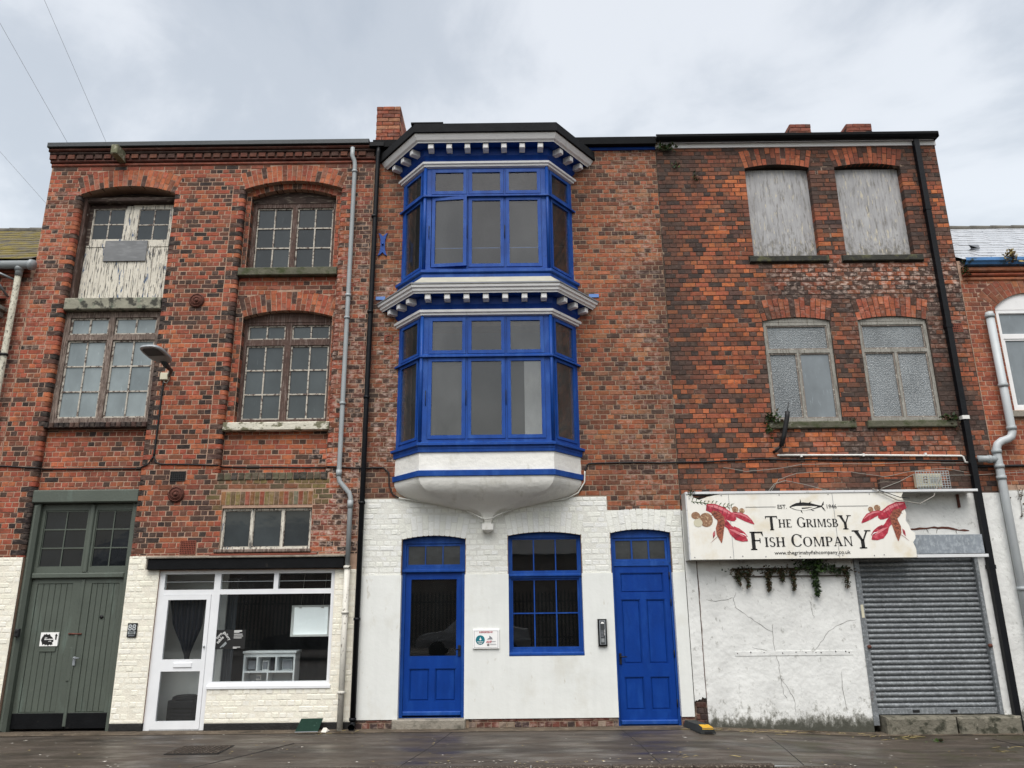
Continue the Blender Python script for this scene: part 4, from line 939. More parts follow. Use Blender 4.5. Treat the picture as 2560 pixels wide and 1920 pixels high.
def modillions(p, z0, z1, o, nf=7, ns=3):
    for fi, (a, b) in enumerate(face_frames()):
        F = Fm(a, b); n = nf if fi == 1 else ns
        for i in range(n):
            if fi == 1: s_ = (F.L-.0)*(i+.5)/n*1.05-.05*F.L/2
            else: s_ = (F.L+.18)*(i+.5)/n - (.16 if fi == 0 else 0.0)
            F.put(M().cbox(s_-.047, s_+.047, -o, .0, z0, z1, .01)).done('modillion', 'white_gloss', p)
# upper bay
ub = part('bay_window', B, (CX, -.3, 6.95), 'upper blue bay window under a black felted roof')
M().sweep([(.0, 6.90), (.045, 6.915), (.045, 6.99), (.03, 7.0), (.075, 7.02), (.075, 7.065), (.0, 7.085)], planb).done('sill', 'blue_paint', ub)
bay_floor(ub, 6.92, 7.10, 8.465, 8.99, 'glass_bay', tilt=(1, 0), blind=True)
M().sweep([(.0, 8.985), (.045, 9.0), (.05, 9.03), (.075, 9.04), (.08, 9.075), (.0, 9.09)], planb).done('moulding', 'white_gloss', ub)
M().sweep([(.01, 9.08), (.02, 9.14), (.06, 9.20), (.07, 9.335), (.23, 9.345)], planb).done('frieze', 'blue_deep', ub)
modillions(ub, 9.238, 9.335, .225)
M().sweep([(.236, 9.338), (.25, 9.33), (.255, 9.345), (.285, 9.37), (.315, 9.43), (.325, 9.465), (.30, 9.47)], planb).done('cornice', 'white_gloss', ub)
M().sweep([(.28, 9.462), (.355, 9.468), (.36, 9.475), (.35, 9.64), (.33, 9.65), (.0, 9.70)], planb).done('roof_felt', 'felt', ub)
M().add([(x, y, 9.70) for (x, y) in planb(.0)]+[(CX-1.0, .1, 9.78), (CX+1.0, .1, 9.78)], [(0, 1, 2, 3, 5, 4)]).done('roof_top', 'felt', ub)
M().cbox(CX-1.27, CX-.72, -.93, -.5, 9.645, 9.675, .005).done('roof_patch', 'felt', ub)
# lower bay
lb = part('bay_window', B, (CX, -.3, 3.0), 'lower blue bay window on a white rounded corbel')
M().sweep([(.0, 4.06), (.03, 4.075), (.03, 4.11), (.065, 4.125), (.065, 4.16), (.0, 4.185)], planb).done('sill', 'blue_paint', lb)
bay_floor(lb, 4.09, 4.20, 5.60, 6.27, 'glass_bay')
M().sweep([(.0, 6.265), (.045, 6.275), (.05, 6.305), (.075, 6.315), (.08, 6.355), (.0, 6.37)], planb).done('moulding', 'white_gloss', lb)
M().sweep([(.01, 6.36), (.02, 6.40), (.06, 6.45), (.07, 6.575), (.23, 6.585)], planb).done('frieze', 'blue_deep', lb)
modillions(lb, 6.482, 6.575, .215)
M().sweep([(.228, 6.580), (.24, 6.572), (.245, 6.59), (.27, 6.61), (.275, 6.645), (.30, 6.66), (.31, 6.70), (.28, 6.72)], planb).done('cornice', 'white_gloss', lb)
M().sweep([(.305, 6.695), (.315, 6.70), (.31, 6.725), (.25, 6.745), (.04, 6.94)], planb).done('lead_roof', 'lead_pale', lb)
M().sweep([(.31, 6.703), (.322, 6.706), (.318, 6.732), (.27, 6.745)], planb).done('lead_flashing', 'lead_grey', lb)
# apron, band and corbel
M().sweep([(.0, 4.09), (.0, 4.05), (.005, 3.73)], planb).done('apron', 'bay_render', lb)
M().sweep([(.005, 3.745), (.035, 3.735), (.03, 3.655), (.0, 3.645)], planb).done('band', 'blue_paint', lb)
M().sweep([(.002, 4.075), (.028, 4.07), (.024, 4.025), (.001, 4.02)], planb).done('flashing', 'blue_paint', lb)
rings = [(3.655, 1.505, 1.045, .585), (3.60, 1.505, 1.04, .585), (3.54, 1.48, 1.02, .57), (3.47, 1.42, .965, .54), (3.40, 1.30, .865, .475), (3.34, 1.10, .71, .40), (3.285, .84, .51, .31), (3.23, .60, .34, .235), (3.18, .36, .185, .175), (3.13, .20, .11, .14), (3.085, .115, .078, .115), (3.05, .085, .065, .10)]
def ring_pts(hw, hf, dp):
    # hexagon sides joined by eased corners
    a, b, c, d_ = (CX-hw, .0), (CX-hf, -dp), (CX+hf, -dp), (CX+hw, .0); o_ = []
    def lerp(p, q, t): return (p[0]+(q[0]-p[0])*t, p[1]+(q[1]-p[1])*t)
    for t in (0, .3, .6, .85): o_.append(lerp(a, b, t))
    o_.append((b[0]+hw*.006, b[1]+dp*.01))
    for t in (.06, .25, .5, .75, .94): o_.append(lerp(b, c, t))
    o_.append((c[0]-hw*.006, c[1]+dp*.01))
    for t in (.15, .4, .7, 1): o_.append(lerp(c, d_, t))
    return o_
rp = [[(x, y, z) for (x, y) in ring_pts(hw, hf, dp)] for (z, hw, hf, dp) in rings]; mm_ = len(rp[0])
m = M(); m.add([p for r in rp for p in r], [(i*mm_+k, (i+1)*mm_+k, (i+1)*mm_+k+1, i*mm_+k+1)[::-1] for i in range(len(rp)-1) for k in range(mm_-1)], 0, True); m.done('corbel', 'bay_render', lb).data.set_sharp_from_angle(angle=rad(28))
M().add([(CX-.085, .0, 3.06), (CX-.065, -.10, 3.06), (CX+.065, -.10, 3.06), (CX+.085, .0, 3.06), (CX-.055, .0, 2.965), (CX-.05, -.085, 2.965), (CX+.05, -.085, 2.965), (CX+.055, .0, 2.965)], [(0, 4, 5, 1)[::-1], (1, 5, 6, 2)[::-1], (2, 6, 7, 3)[::-1]]).done('pendant_neck', 'bay_render', lb)
M().add([(CX-.088, .0, 2.97), (CX-.088, -.15, 2.97), (CX+.088, -.15, 2.97), (CX+.088, .0, 2.97), (CX-.088, .0, 2.875), (CX-.088, -.15, 2.875), (CX+.088, -.15, 2.875), (CX+.088, .0, 2.875), (CX, -.01, 2.83), (CX, -.10, 2.83)], [(0, 1, 2, 3)[::-1], (0, 4, 5, 1)[::-1], (1, 5, 6, 2)[::-1], (2, 6, 7, 3)[::-1], (4, 8, 9, 5)[::-1], (5, 9, 6)[::-1], (6, 9, 8, 7)[::-1]]).done('pendant', 'bay_render', lb)
for (a, b) in ((-2.36, -2.20), (1.30, 1.47)): M().box(a, b, -.02, .02, 6.80, 6.86).done('lead_soaker', 'blue_pale', B)
# gutter, fascia, chimney, pipe, plate, vent
M().add([(BX0-.02, -.13, 9.73), (BX1-.004, -.13, 9.73), (BX1-.004, -.15, 9.86), (BX0-.02, -.15, 9.86), (BX0-.02, .02, 9.72), (BX1-.004, .02, 9.72), (BX1-.004, .02, 9.86), (BX0-.02, .02, 9.86)], [(0, 1, 2, 3), (4, 5, 1, 0), (3, 2, 6, 7), (1, 5, 6, 2), (0, 3, 7, 4)]).done('gutter', 'black_paint', B)
M().box(1.2, BX1-.004, -.03, .015, 9.67, 9.735).done('fascia', 'blue_deep', B)
M().box(BX0, -1.9, -.03, .015, 9.65, 9.735).done('fascia', 'black_paint', B)
def chimney(bld, x0, x1, y0, y1, z0, z1, tone, cap=None):
    p = part('chimney', bld, ((x0+x1)/2, (y0+y1)/2, z0)); M().box(x0+.008, x1-.008, y0+.008, y1, z0, z1-.006).done('stack', 'mortar_dark', p)
    i = 0; z = z1-H
    while z > z0:
        n = 2 if (x1-x0) < .5 else 3; L_ = (x1-x0)/n; off = 0 if i % 2 else L_/2
        xs_ = sorted(set([x0, x1]+[x0+off+k*L_ for k in range(n+1) if x0 < x0+off+k*L_ < x1]))
        for a, b in zip(xs_, xs_[1:]):
            o = M().cbox(a+.004, b-.004, y0-.004-RND.uniform(0, .006), y0+.06, z+.005, z+H-.004, .006, j=.003).done('brick', BR[1], p); o.color = tone(a, z, 0)
        for (xs2, sg) in ((x0, -1), (x1, 1)):
            y = y0+(.11 if i % 2 else .0); w_ = .22
            while y < y1-.03:
                ye = min(y+w_, y1); o = M().box(min(xs2, xs2+sg*.004)-(.0), max(xs2, xs2+sg*.004)+.0, y+.005, ye-.004, z+.005, z+H-.004).done('brick', BR[1], p); o.color = tone(xs2, z, 0); y = ye
        z -= H; i += 1
    return p
chimney(B, -2.545, -2.10, .30, 1.12, 9.7, 10.88, lambda x, z, h: (*pick([C('8f4e38'), C('6f4234'), C('9a6a50'), DRK], [.4, .3, .2, .15]), .15))
pipe_run(B, 'downpipe', [(-2.40, -.10, 9.76), (-2.41, -.09, 9.62), (-2.43, -.09, 5.0), (-2.43, -.09, .08)], .042, 'black_pipe', [(-2.43, -.09, z) for z in (8.35, 6.55, 5.05, 3.32, 1.56, .15)], 'black_pipe', label='black cast-iron downpipe with ringed joints')
M().tube([(-2.43, -.09, .10), (-2.43, -.11, .06), (-2.43, -.17, .045)], [.045, .048, .05], 12, caps=False).done('pipe_shoe', 'black_pipe', B)
xs_ = [(-.08, .22), (-.045, .20), (0, .15), (.045, .20), (.08, .22), (.055, .15), (.04, .08), (.04, -.08), (.055, -.15), (.08, -.22), (.045, -.20), (0, -.15), (-.045, -.20), (-.08, -.22), (-.055, -.15), (-.04, -.08), (-.04, .08), (-.055, .15)]
p = part('tie_plate', B, (-2.27, -.03, 7.84)); M().plate([(-2.275+x, 7.84+z) for x, z in xs_][::-1], [], -.035, .0).done('plate', 'blue_paint', p); M().tube([(-2.275, -.035, 7.84), (-2.275, -.06, 7.84)], .02, 8).done('bolt', 'blue_deep', p)
p = part('air_vent', B, (-2.12, -.01, 6.1)); M().plate(rect(-2.19, -2.05, 6.03, 6.16), [[(-2.12+.045*math.cos(i*.5236), 6.095+.045*math.sin(i*.5236)) for i in range(12)]], -.018, .01).done('surround', 'terracotta', p); M().tube([(-2.12, .004, 6.095), (-2.12, -.004, 6.095)], .05, 12).done('vent_back', 'iron_dark', p)
# ================================================================== C: weathered brick building on the right
Cb = thing('brick_building', 'weathered dark red brick building with two boarded upper windows and a roller shutter', 'building', (5.2, 0, -.1))
CX0, CX1 = 2.622, 7.70
UP = ((4.20, 5.362), (5.81, 7.005)); LO = ((4.235, 5.375), (5.845, 7.01))
outer = [(CX0, -.3), (5.24, -.3), (5.24, 2.40), (7.165, 2.40), (7.165, -.3), (CX1, -.3), (CX1, 9.85), (CX0, 9.85)]
M().plate(outer, [arched(a, b, 7.53, 9.275, 9.345) for a, b in UP]+[arched(a, b, 4.58, 6.335, 6.40) for a, b in LO], 0, .34).done('wall', 'mortar_dark', Cb)
FC = Field()
hc = []
for a, b in UP: hc += [harch(a, b, 7.53, 9.275, 9.345), harch(a, b, 9.2, 9.275, 9.345, .345), hrect(a-.09, b+.13, 7.405, 7.525)]
for a, b in LO: hc += [harch(a, b, 4.58, 6.335, 6.40), harch(a, b, 6.3, 6.335, 6.40, .36), hrect(a-.09, b+.20, 4.45, 4.575)]
for a, b in UP: hc += [FC.jhole(a, 1, 7.53, 9.275, .11, .22), FC.jhole(b, -1, 7.53, 9.275, .11, .22)]
FC.lay(CX0, CX1, 3.10, 9.70, 0, hc, tone_c, hdr=2, j=.009, h0=1)
for a, b in UP: FC.jamb(a, 1, 7.53, 9.275, 0, .13, .006, tone_c); FC.jamb(b, -1, 7.53, 9.275, 0, .13, .006, tone_c)
FC.lay(CX0+.02, 2.80, -.05, .40, -.002, [], lambda x, z, h: (*pick([C('4a3029'), C('55372f'), C('352c29')], [.4, .3, .2]), .1))
FC.finish(Cb, [BR, BP])
ta = lambda x, z, h: (*pick([C('94503a'), C('a35c40'), C('7a4634'), C('4d372f')], [.36, .32, .18, .16]), .22 if z < 8 else .05)
for a, b in UP: arch_bricks(part('arch', Cb, ((a+b)/2, 0, 9.3)), a, b, 9.275, 9.345, .345, 0, ta)
for a, b in LO: arch_bricks(part('arch', Cb, ((a+b)/2, 0, 6.35)), a, b, 6.335, 6.40, .36, 0, ta)
for i, (a, b) in enumerate(UP):
    w_ = part('boarded_window', Cb, ((a+b)/2, .1, 7.53)); M().cbox(a+.02, b-.0, .12, .14, 7.53, 9.30-.01*i, .003).done('board', 'plywood', w_)
    M().plate(arched(a-.01, b+.01, 7.52, 9.28, 9.35), [rect(a+.06, b-.06, 7.6, 9.2)], .16, .22).done('frame', 'wood_dark', w_); M().box(a-.01, b+.01, .24, .25, 7.5, 9.4).done('window_back', 'interior_dark', w_)
    M().cbox(a-.085, b+.13-.01*i, -.06, .3, 7.41, 7.522, .014).done('sill', 'stone_dark', w_)
for i, (a, b) in enumerate(LO):
    xm = a+.545 if i == 0 else a+.575
    pk = (lambda h, g: 'glass_pearl') if False else None
    w_ = window(Cb, 'window', (a, b, 4.58, 6.32), .03, [((a+.055, b-.055, 5.83, 6.26), 1, 1, .022, .01), ((a+.055, xm-.02, 4.64, 5.77), 1, 1, .022, .01), ((xm+.02, b-.055, 4.64, 5.77), 1, 1, .022, .01)], 'wood_grey', 'bar_dull', 'glass_obscure', fd=.08,
                pane_pick=(lambda h, g: 'glass_pearl' if (h[0] > 4.7 and h[3] < 5.8) else g) if i == 0 else (lambda h, g: g), label='bleached timber casement with obscured glass')
    M().plate([(a, 6.32), (b, 6.32), (b, 6.335)]+arc_pts(a, b, 6.335, 6.40)[::-1][1:-1]+[(a, 6.335)], [], .025, .12).done('head_board', 'wood_grey', w_)
    M().cbox(a-.09, b+.195, -.06, .3, 4.455, 4.572, .014).done('sill', 'stone_green', w_)
# eaves
M().sweep([(.01, 9.80), (.10, 9.775), (.12, 9.785), (.14, 9.80), (.165, 9.83), (.17, 9.875), (.13, 9.875)], lambda o: [(CX0-.01, -.02-o), (CX1-.01, -.02-o)]).done('gutter', 'black_paint', Cb)
M().box(CX1-.012, CX1-.002, -.185, .0, 9.77, 9.87).done('gutter_end', 'black_paint', Cb)
M().cbox(CX0-.01, CX1+.01, -.03, .02, 9.69, 9.80, .004).done('fascia', 'white_gloss', Cb)
M().box(CX1-.25, CX1-.004, .345, 9, -.3, 9.85).done('side_wall', 'opposite_brick', Cb)
M().box(CX0+.004, CX0+.2, .345, 9, -.3, 9.85).done('side_wall', 'interior_dark', Cb)
M().box(CX0+.2, CX1-.25, 8.7, 9, -.3, 9.85).done('back_wall', 'opposite_brick', Cb)
M().add([(CX0, .0, 9.95), (CX1, .0, 9.95), (CX1, 4.5, 12.2), (CX0, 4.5, 12.2), (CX0, 9, 9.95), (CX1, 9, 9.95)], [(0, 1, 2, 3), (3, 2, 5, 4), (0, 3, 4), (1, 5, 2), (0, 4, 5, 1)]).done('roof', 'slate_wet_sheen', Cb)
tch = lambda x, z, h: (*pick([C('7a4334'), C('5c3a30'), C('86503f'), BLK], [.4, .3, .2, .2]), .1)
chimney(Cb, 5.53, 5.94, 1.0, 1.75, 10.2, 10.865, tch); chimney(Cb, 6.655, 7.145, 1.0, 1.75, 10.2, 10.86, tch)
# square black downpipe
p = part('downpipe', Cb, (7.32, -.07, -.1), 'square black downpipe with a white band'); M().box(7.275, 7.365, -.115, -.03, -.10, 9.76).done('pipe', 'black_pipe', p)
for z in (8.35, 6.15, 4.55, 2.2): M().box(7.265, 7.375, -.122, -.02, z, z+.06).done('bracket', 'black_pipe', p)
M().box(7.263, 7.377, -.124, -.025, 4.565, 4.625).done('tape_band', 'plastic_white', p)
grille(Cb, 'air_brick', 7.40, 7.60, 6.10, 6.25, 6, 4, 'terracotta', y=-.012)
# rendered ground floor
M().plate(rect(2.81, 5.235, -.14, 3.36), [], -.012, .01).done('render', 'render_flaking', Cb)
M().plate([(CX0+.003, .33), (2.645, .36), (2.66, .345), (2.70, .37), (2.72, .36), (2.745, .40), (2.77, .38), (2.797, .385), (2.797, 3.15), (CX0+.003, 3.15)], [], -.022, .01).done('render', 'render_flaking', Cb)
M().plate([(5.235, 2.40), (7.165, 2.40), (7.165, -.14), (CX1-.002, -.14), (CX1-.002, 3.38), (5.235, 3.38)], [], -.012, .01).done('render', 'render_flaking', Cb)
def crack(pts, w_=.008, y=-.0155, mat='crack_grey'):
    m_ = M(); L_ = []; R_ = []
    for i, (x, z) in enumerate(pts):
        a = pts[max(i-1, 0)]; b = pts[min(i+1, len(pts)-1)]; dx, dz = b[0]-a[0], b[1]-a[1]; l = math.hypot(dx, dz) or 1; ww = w_*RND.uniform(.4, 1.1)*(.4 if i in (0, len(pts)-1) else 1)
        L_.append((x-dz/l*ww/2, z+dx/l*ww/2)); R_.append((x+dz/l*ww/2, z-dx/l*ww/2))
    n_ = len(pts); m_.add([(x, y, z) for x, z in L_]+[(x, y, z) for x, z in R_], [(i, n_+i, n_+i+1, i+1) for i in range(n_-1)]); return m_.done('crack', mat, Cb)
def rough(pts, n=4, amp=.012):
    o = []
    for (a, b) in zip(pts, pts[1:]):
        for k in range(n): t = k/n; o.append((a[0]+(b[0]-a[0])*t+RND.uniform(-amp, amp)*(k > 0), a[1]+(b[1]-a[1])*t+RND.uniform(-amp, amp)*(k > 0)))
    return o+[pts[-1]]
for pts in ([(2.91, 1.79), (3.01, 1.77), (3.18, 1.78), (3.33, 1.81)], [(3.37, 1.89), (3.33, 1.81), (3.35, 1.67), (3.49, 1.57), (3.67, 1.44), (3.88, 1.31)], [(3.9, 1.42), (3.88, 1.31), (3.89, 1.02), (3.93, .83), (3.93, .66), (4.02, .52), (4.10, .36), (4.10, .12)], [(3.93, .66), (3.95, .45), (4.0, .36)], [(4.48, 1.04), (4.63, 1.18), (4.73, 1.31), (4.98, 1.43), (5.18, 1.48)], [(4.85, .75), (4.84, .45), (4.87, .15)], [(4.50, 1.75), (4.52, 1.58), (4.53, 1.5)], [(3.55, 1.09), (3.72, 1.05), (3.89, 1.03)]): crack(rough(pts), .006)
crack(rough([(2.805, 2.36), (2.81, 1.6), (2.80, .9), (2.80, .38)], 8, .006), .010, -.0235, 'iron_rust')
# timber battens left on the wall
p = part('batten', Cb, (4.25, -.02, 2.13)); M().cbox(3.35, 5.15, -.035, -.008, 2.135, 2.225, .004).done('board', 'render_flaking', p); M().box(3.34, 5.16, -.07, -.008, 2.228, 2.25).done('ledge', 'wood_dark', p); M().box(3.34, 5.16, -.042, -.008, 2.122, 2.132).done('lip', 'wood_dark', p)
M().cbox(3.28, 5.06, -.0185, -.008, .965, 1.035, .003).done('batten', 'render_flaking', Cb)
for x in (3.32, 3.52, 3.72, 4.0, 4.2, 4.35, 4.5, 4.58, 4.8, 4.95, 5.0): M().tube([(x, -.017, 1.01+RND.uniform(-.02, .02)), (x, -.021, 1.01)], .008, 6).done('screw_hole', 'iron_dark', Cb)
# --- roller shutter
rs = part('roller_shutter', Cb, (6.2, 0, .1), 'ribbed galvanised roller shutter')
M().cbox(5.235, 5.318, -.035, .10, -.02, 2.40, .006).done('guide_rail', 'galv', rs); M().cbox(7.108, 7.165, -.035, .10, .115, 2.40, .006).done('guide_rail', 'galv', rs)
n = 29; z0, z1 = .215, 2.40; hh = (z1-z0)/n; me = None
for i in range(n):
    zc = z0+i*hh
    if me is None:
        pr = [(.036, 0), (.016, .004), (.004, .018), (.0, .034), (.004, .05), (.016, .06), (.034, .064), (.036, hh+.002)]
        m_ = M(); vs = [(x, y, z) for (y, z) in pr for x in (-.9, .9)]; m_.add(vs, [(2*k, 2*k+1, 2*k+3, 2*k+2) for k in range(len(pr)-1)], 0, True)
        o = m_.done('slat', 'galv', rs, center=False); me = o.data; o.location = (6.213, .03, zc)
    else: reg(bpy.data.objects.new('slat', me), (6.213, .03, zc), rs)
M().cbox(5.32, 7.106, .025, .07, .125, .213, .004).done('bottom_bar', 'galv', rs)
for x in (5.9, 6.46): M().box(x-.05, x+.05, .018, .03, .15, .185).done('lift_handle', 'iron_dark', rs)
for x in (5.30, 7.118): M().tube([(x, -.03, 1.08), (x, -.07, 1.08)], .028, 8).done('padlock', 'iron_rust', rs)
M().box(5.255, 5.295, -.04, -.034, 1.50, 1.69).done('label_strip', 'plastic_cream', rs)
M().box(5.2, 7.2, .35, .4, -.2, 3).done('shutter_back', 'interior_dark', Cb)
for (a, b) in ((5.35, 6.372), (6.39, 7.31)):
    vs = []; m_ = M(); m_.cbox(a, b, -.20, .26, -.17, .112, .03, j=.008); m_.done('step_stone', 'step_stone', Cb)
# galvanised sheet behind the torn sign and rust ledge
M().cbox(6.08, 7.255, -.10, -.09, 2.435, 2.725, .002).done('metal_sheet', 'galv_sheet', Cb)
crack(rough([(6.08, 2.80), (6.4, 2.83), (6.7, 2.84), (7.12, 2.79)], 5, .012), .035, -.016, 'iron_rust')
for pts in ([(6.45, 2.83), (6.47, 2.75)], [(6.62, 2.84), (6.60, 2.75)], [(6.9, 2.82), (6.92, 2.74)]): crack(rough(pts, 3, .01), .012, -.0165)
M().box(7.0, 7.03, -.05, -.012, 3.15, 3.36).done('sign_strut', 'iron_rust', Cb)

# ================================================================== D: lower building at the far right
Dn = thing('end_building', 'orange-red brick building with blue gutter and wet slate roof at the far right', 'building', (10, 0, -.1))
M().plate(rect(7.705, 13.5, -.3, 7.40), [arched(8.21, 9.45, 4.73, 6.53, 6.80)], .0, .34).done('wall', 'mortar_pale', Dn)
FD = Field()
td = lambda x, z, h: sooted(pick([C('9c563c'), C('904d38'), C('a36648'), C('844838')], [.4, .3, .2, .15]), .5*clampf((fbm(x, z, 1.1, 6)-.5)*4), .10)
FD.lay(7.71, 10.6, 3.50, 7.04, 0, [harch(8.21, 9.45, 4.73, 6.53, 6.80), harch(8.21, 9.45, 6.4, 6.53, 6.80, .34), hrect(8.1, 9.6, 4.58, 4.70)], td, j=.008, proud=.005)
FD.finish(Dn, [BR, BP], n=150)
arch_bricks(part('arch', Dn, (8.8, 0, 6.5)), 8.21, 9.45, 6.53, 6.80, .34, 0, td)
M().plate(rect(7.705, 13.5, -.3, 3.42), [], -.012, .01).done('render', 'render_grey', Dn)
M().plate(rect(7.705, 8.35, -.1, 3.40), [], -.02, -.005).done('render', 'render_flaking', Dn)
for (z0, z1, pj) in ((7.02, 7.09, .03), (7.10, 7.16, .055), (7.17, 7.255, .09)):
    o = M().cbox(7.75, 13.5, -pj, .1, z0, z1, .02).done('string_course', BR[1], Dn); o.color = (*td(0, 0, 0)[:3], .1)
M().sweep([(.0, 7.265), (.10, 7.275), (.12, 7.305), (.15, 7.33), (.15, 7.385), (.12, 7.385)], lambda o: [(7.76, -.04-o), (13.5, -.04-o)]).done('gutter', 'gutter_blue', Dn)
window(Dn, 'window', (8.21, 9.45, 4.73, 6.50), .04, [((8.28, 9.38, 6.06, 6.44), 1, 1, .01, .01), ((8.28, 8.80, 4.80, 5.98), 1, 1, .03, .01), ((8.86, 9.38, 4.80, 5.98), 1, 1, .03, .01)], 'white_gloss', 'white_gloss', 'glass_pearl')
M().plate([(8.21, 6.50), (9.45, 6.50), (9.45, 6.53)]+arc_pts(8.21, 9.45, 6.53, 6.80)[::-1][1:-1]+[(8.21, 6.53)], [], .035, .12).done('head_board', 'white_gloss', Dn)
M().cbox(8.11, 9.6, -.07, .3, 4.60, 4.71, .012).done('sill', 'concrete', Dn)
def slate_roof(bld, x0, x1, ze, zr, yr, mat, n, ridge=True):
    rf = part('roof', bld, ((x0+x1)/2, yr/2, ze)); M().add([(x0, -.06, ze-.04), (x1, -.06, ze-.04), (x1, yr, zr-.04), (x0, yr, zr-.04), (x1, 2*yr, ze), (x0, 2*yr, ze)], [(0, 1, 2, 3), (3, 2, 4, 5)]).done('roof_deck', 'felt', rf)
    for i in range(n):
        t0, t1 = i/n, (i+1.25)/n; y0, y1 = -.08+t0*(yr+.08), -.08+min(t1, 1)*(yr+.08); a, b = ze+t0*(zr-ze)+.018, ze+min(t1, 1)*(zr-ze)
        m_ = M(); x = x0-(.15 if i % 2 else 0); vs = []
        pts = []
        while x < x1: pts.append((max(x, x0), min(x+.298, x1))); x += .302
        for (p0, p1) in pts:
            if p1-p0 < .02: continue
            dz = RND.uniform(-.004, .004); k0 = len(m_.v)
            m_.add([(p0, y0, a+dz), (p1, y0, a+dz), (p1, y1, b+dz*.5), (p0, y1, b+dz*.5), (p0, y0, a+dz-.012), (p1, y0, a+dz-.012)], [(0, 1, 2, 3), (4, 5, 1, 0)])
        m_.done('slate_course', mat, rf, kind='stuff')
    if ridge:
        x = x0
        while x < x1:
            M().tube([(x+.004, yr, zr-.03), (x+.44, yr, zr-.03)], [.10, .088], 8).done('ridge_tile', 'ridge_tile', rf); x += .45
    return rf
slate_roof(Dn, 7.76, 13.5, 7.40, 9.55, 3.0, 'slate_wet_sheen', 13)
p = bpy.data.objects['roof'] if False else None
M().add([(8.32, .55, 7.98), (8.56, .60, 7.92), (8.62, .72, 8.06), (8.52, .80, 8.02)], [(0, 1, 2), (0, 2, 3), (1, 3, 2)]).done('loose_slate', 'lead_grey', Dn)
gp = part('soil_pipe', Dn, (7.7, -.12, 0), 'pale grey plastic soil pipe with a swept offset')
M().tube([(8.02, -.12, 6.40), (8.02, -.12, 4.42), (8.02, -.12, 4.34), (7.99, -.12, 4.26), (7.92, -.12, 4.22), (7.82, -.12, 4.19), (7.75, -.12, 4.14), (7.715, -.12, 4.06), (7.71, -.12, 3.98), (7.71, -.12, -.10)], .062, 14).done('pipe', 'pvc_pale', gp)
M().tube([(7.71, -.12, 3.90), (7.58, -.12, 3.90), (7.40, -.10, 3.91)], .055, 14).done('branch_pipe', 'pvc_grey', gp)
for (z, x) in ((6.33, 8.02), (5.12, 8.02), (4.40, 8.02), (4.02, 7.71), (3.78, 7.71), (3.60, 7.71), (1.9, 7.71)): M().tube([(x, -.12, z-.03), (x, -.12, z+.03)], .074, 14).done('collar', 'pvc_grey', gp)
M().tube([(7.60, -.12, 3.90), (7.55, -.12, 3.90)], .066, 14).done('collar', 'pvc_grey', gp)
M().box(13.2, 13.5, .34, 7, -.3, 7.4).done('side_wall', 'opposite_brick', Dn)
# ================================================================== E: lower building at the far left
En = thing('neighbour_building', 'low brick building with mossy tiled roof at the far left edge', 'building', (-11, 0, 0))
M().plate(rect(-16, -8.35, -.3, 7.55), [], .0, .34).done('wall', 'mortar_pale', En)
FE = Field(); te = lambda x, z, h: (*pick([C('94503e'), C('a2604a'), C('7d4535'), DRK], [.4, .3, .2, .14]), .25)
FE.lay(-10.2, -8.353, 2.5, 7.32, 0, [], te); FE.lay(-10.2, -8.353, .1, 2.5, 0, [], tc_, 1); FE.finish(En, [BR, BP], n=120)
for (z0, z1, pj) in ((7.30, 7.37, .03), (7.38, 7.46, .06)):
    o = M().cbox(-16, -8.40, -pj, .1, z0, z1, .02).done('string_course', BR[1], En); o.color = (*te(0, 0, 0)[:3], .1)
slate_roof(En, -16, -8.375, 7.62, 9.78, 3.0, 'slate_moss', 14)
M().tube([(-16, -.14, 7.50), (-8.32, -.14, 7.48)], .075, 12).done('gutter', 'pvc_grey', En)
M().tube([(-8.34, -.14, 7.48), (-8.28, -.14, 7.47)], .095, 12).done('gutter_end', 'pvc_grey', En)
pipe_run(En, 'downpipe', [(-8.52, -.14, 7.50), (-8.52, -.12, 7.28)], .060, 'pvc_grey', collars=[(-8.52, -.13, 7.42, .10)])
pipe_run(En, 'downpipe', [(-8.525, -.12, 7.30), (-8.525, -.12, 0)], .052, 'pipe_lichen', [(-8.525, -.12, z) for z in (5.85, 3.6)], 'iron_dark', label='lichen-spotted old pipe beside the warehouse')
am = thing('aerial_mast', 'grey steel mast on brackets fixed to the wall above the far left gutter', 'mast', (-8.95, -.3, 7.1))
M().tube([(-8.93, -.30, 7.05), (-8.95, -.30, 7.88)], .055, 10).done('pole', 'steel_grey', am); M().tube([(-8.9, -.30, 7.33), (-8.58, -.05, 7.22)], .02, 8).done('stay', 'steel_grey', am); M().tube([(-8.92, -.30, 7.32), (-8.72, -.02, 6.95)], .022, 8).done('stay', 'steel_grey', am); M().tube([(-8.93, -.30, 7.86), (-8.99, -.30, 7.93)], [.08, .03], 10).done('cap', 'plastic_white', am)
cn = thing('wall_canopy', 'small weathered timber canopy with felt top at the left edge of the picture', 'canopy', (-9.0, -.2, 6.6))
M().cbox(-9.6, -8.68, -.42, .0, 6.66, 6.72, .01).done('board', 'wood_grey', cn); M().cbox(-9.6, -8.74, -.36, .0, 6.56, 6.655, .01).done('rail', 'wood_grey', cn); M().add([(-9.6, -.44, 6.725), (-8.67, -.44, 6.725), (-8.74, 0, 6.92), (-9.6, 0, 6.92)], [(0, 1, 2, 3)]).done('felt', 'felt', cn)
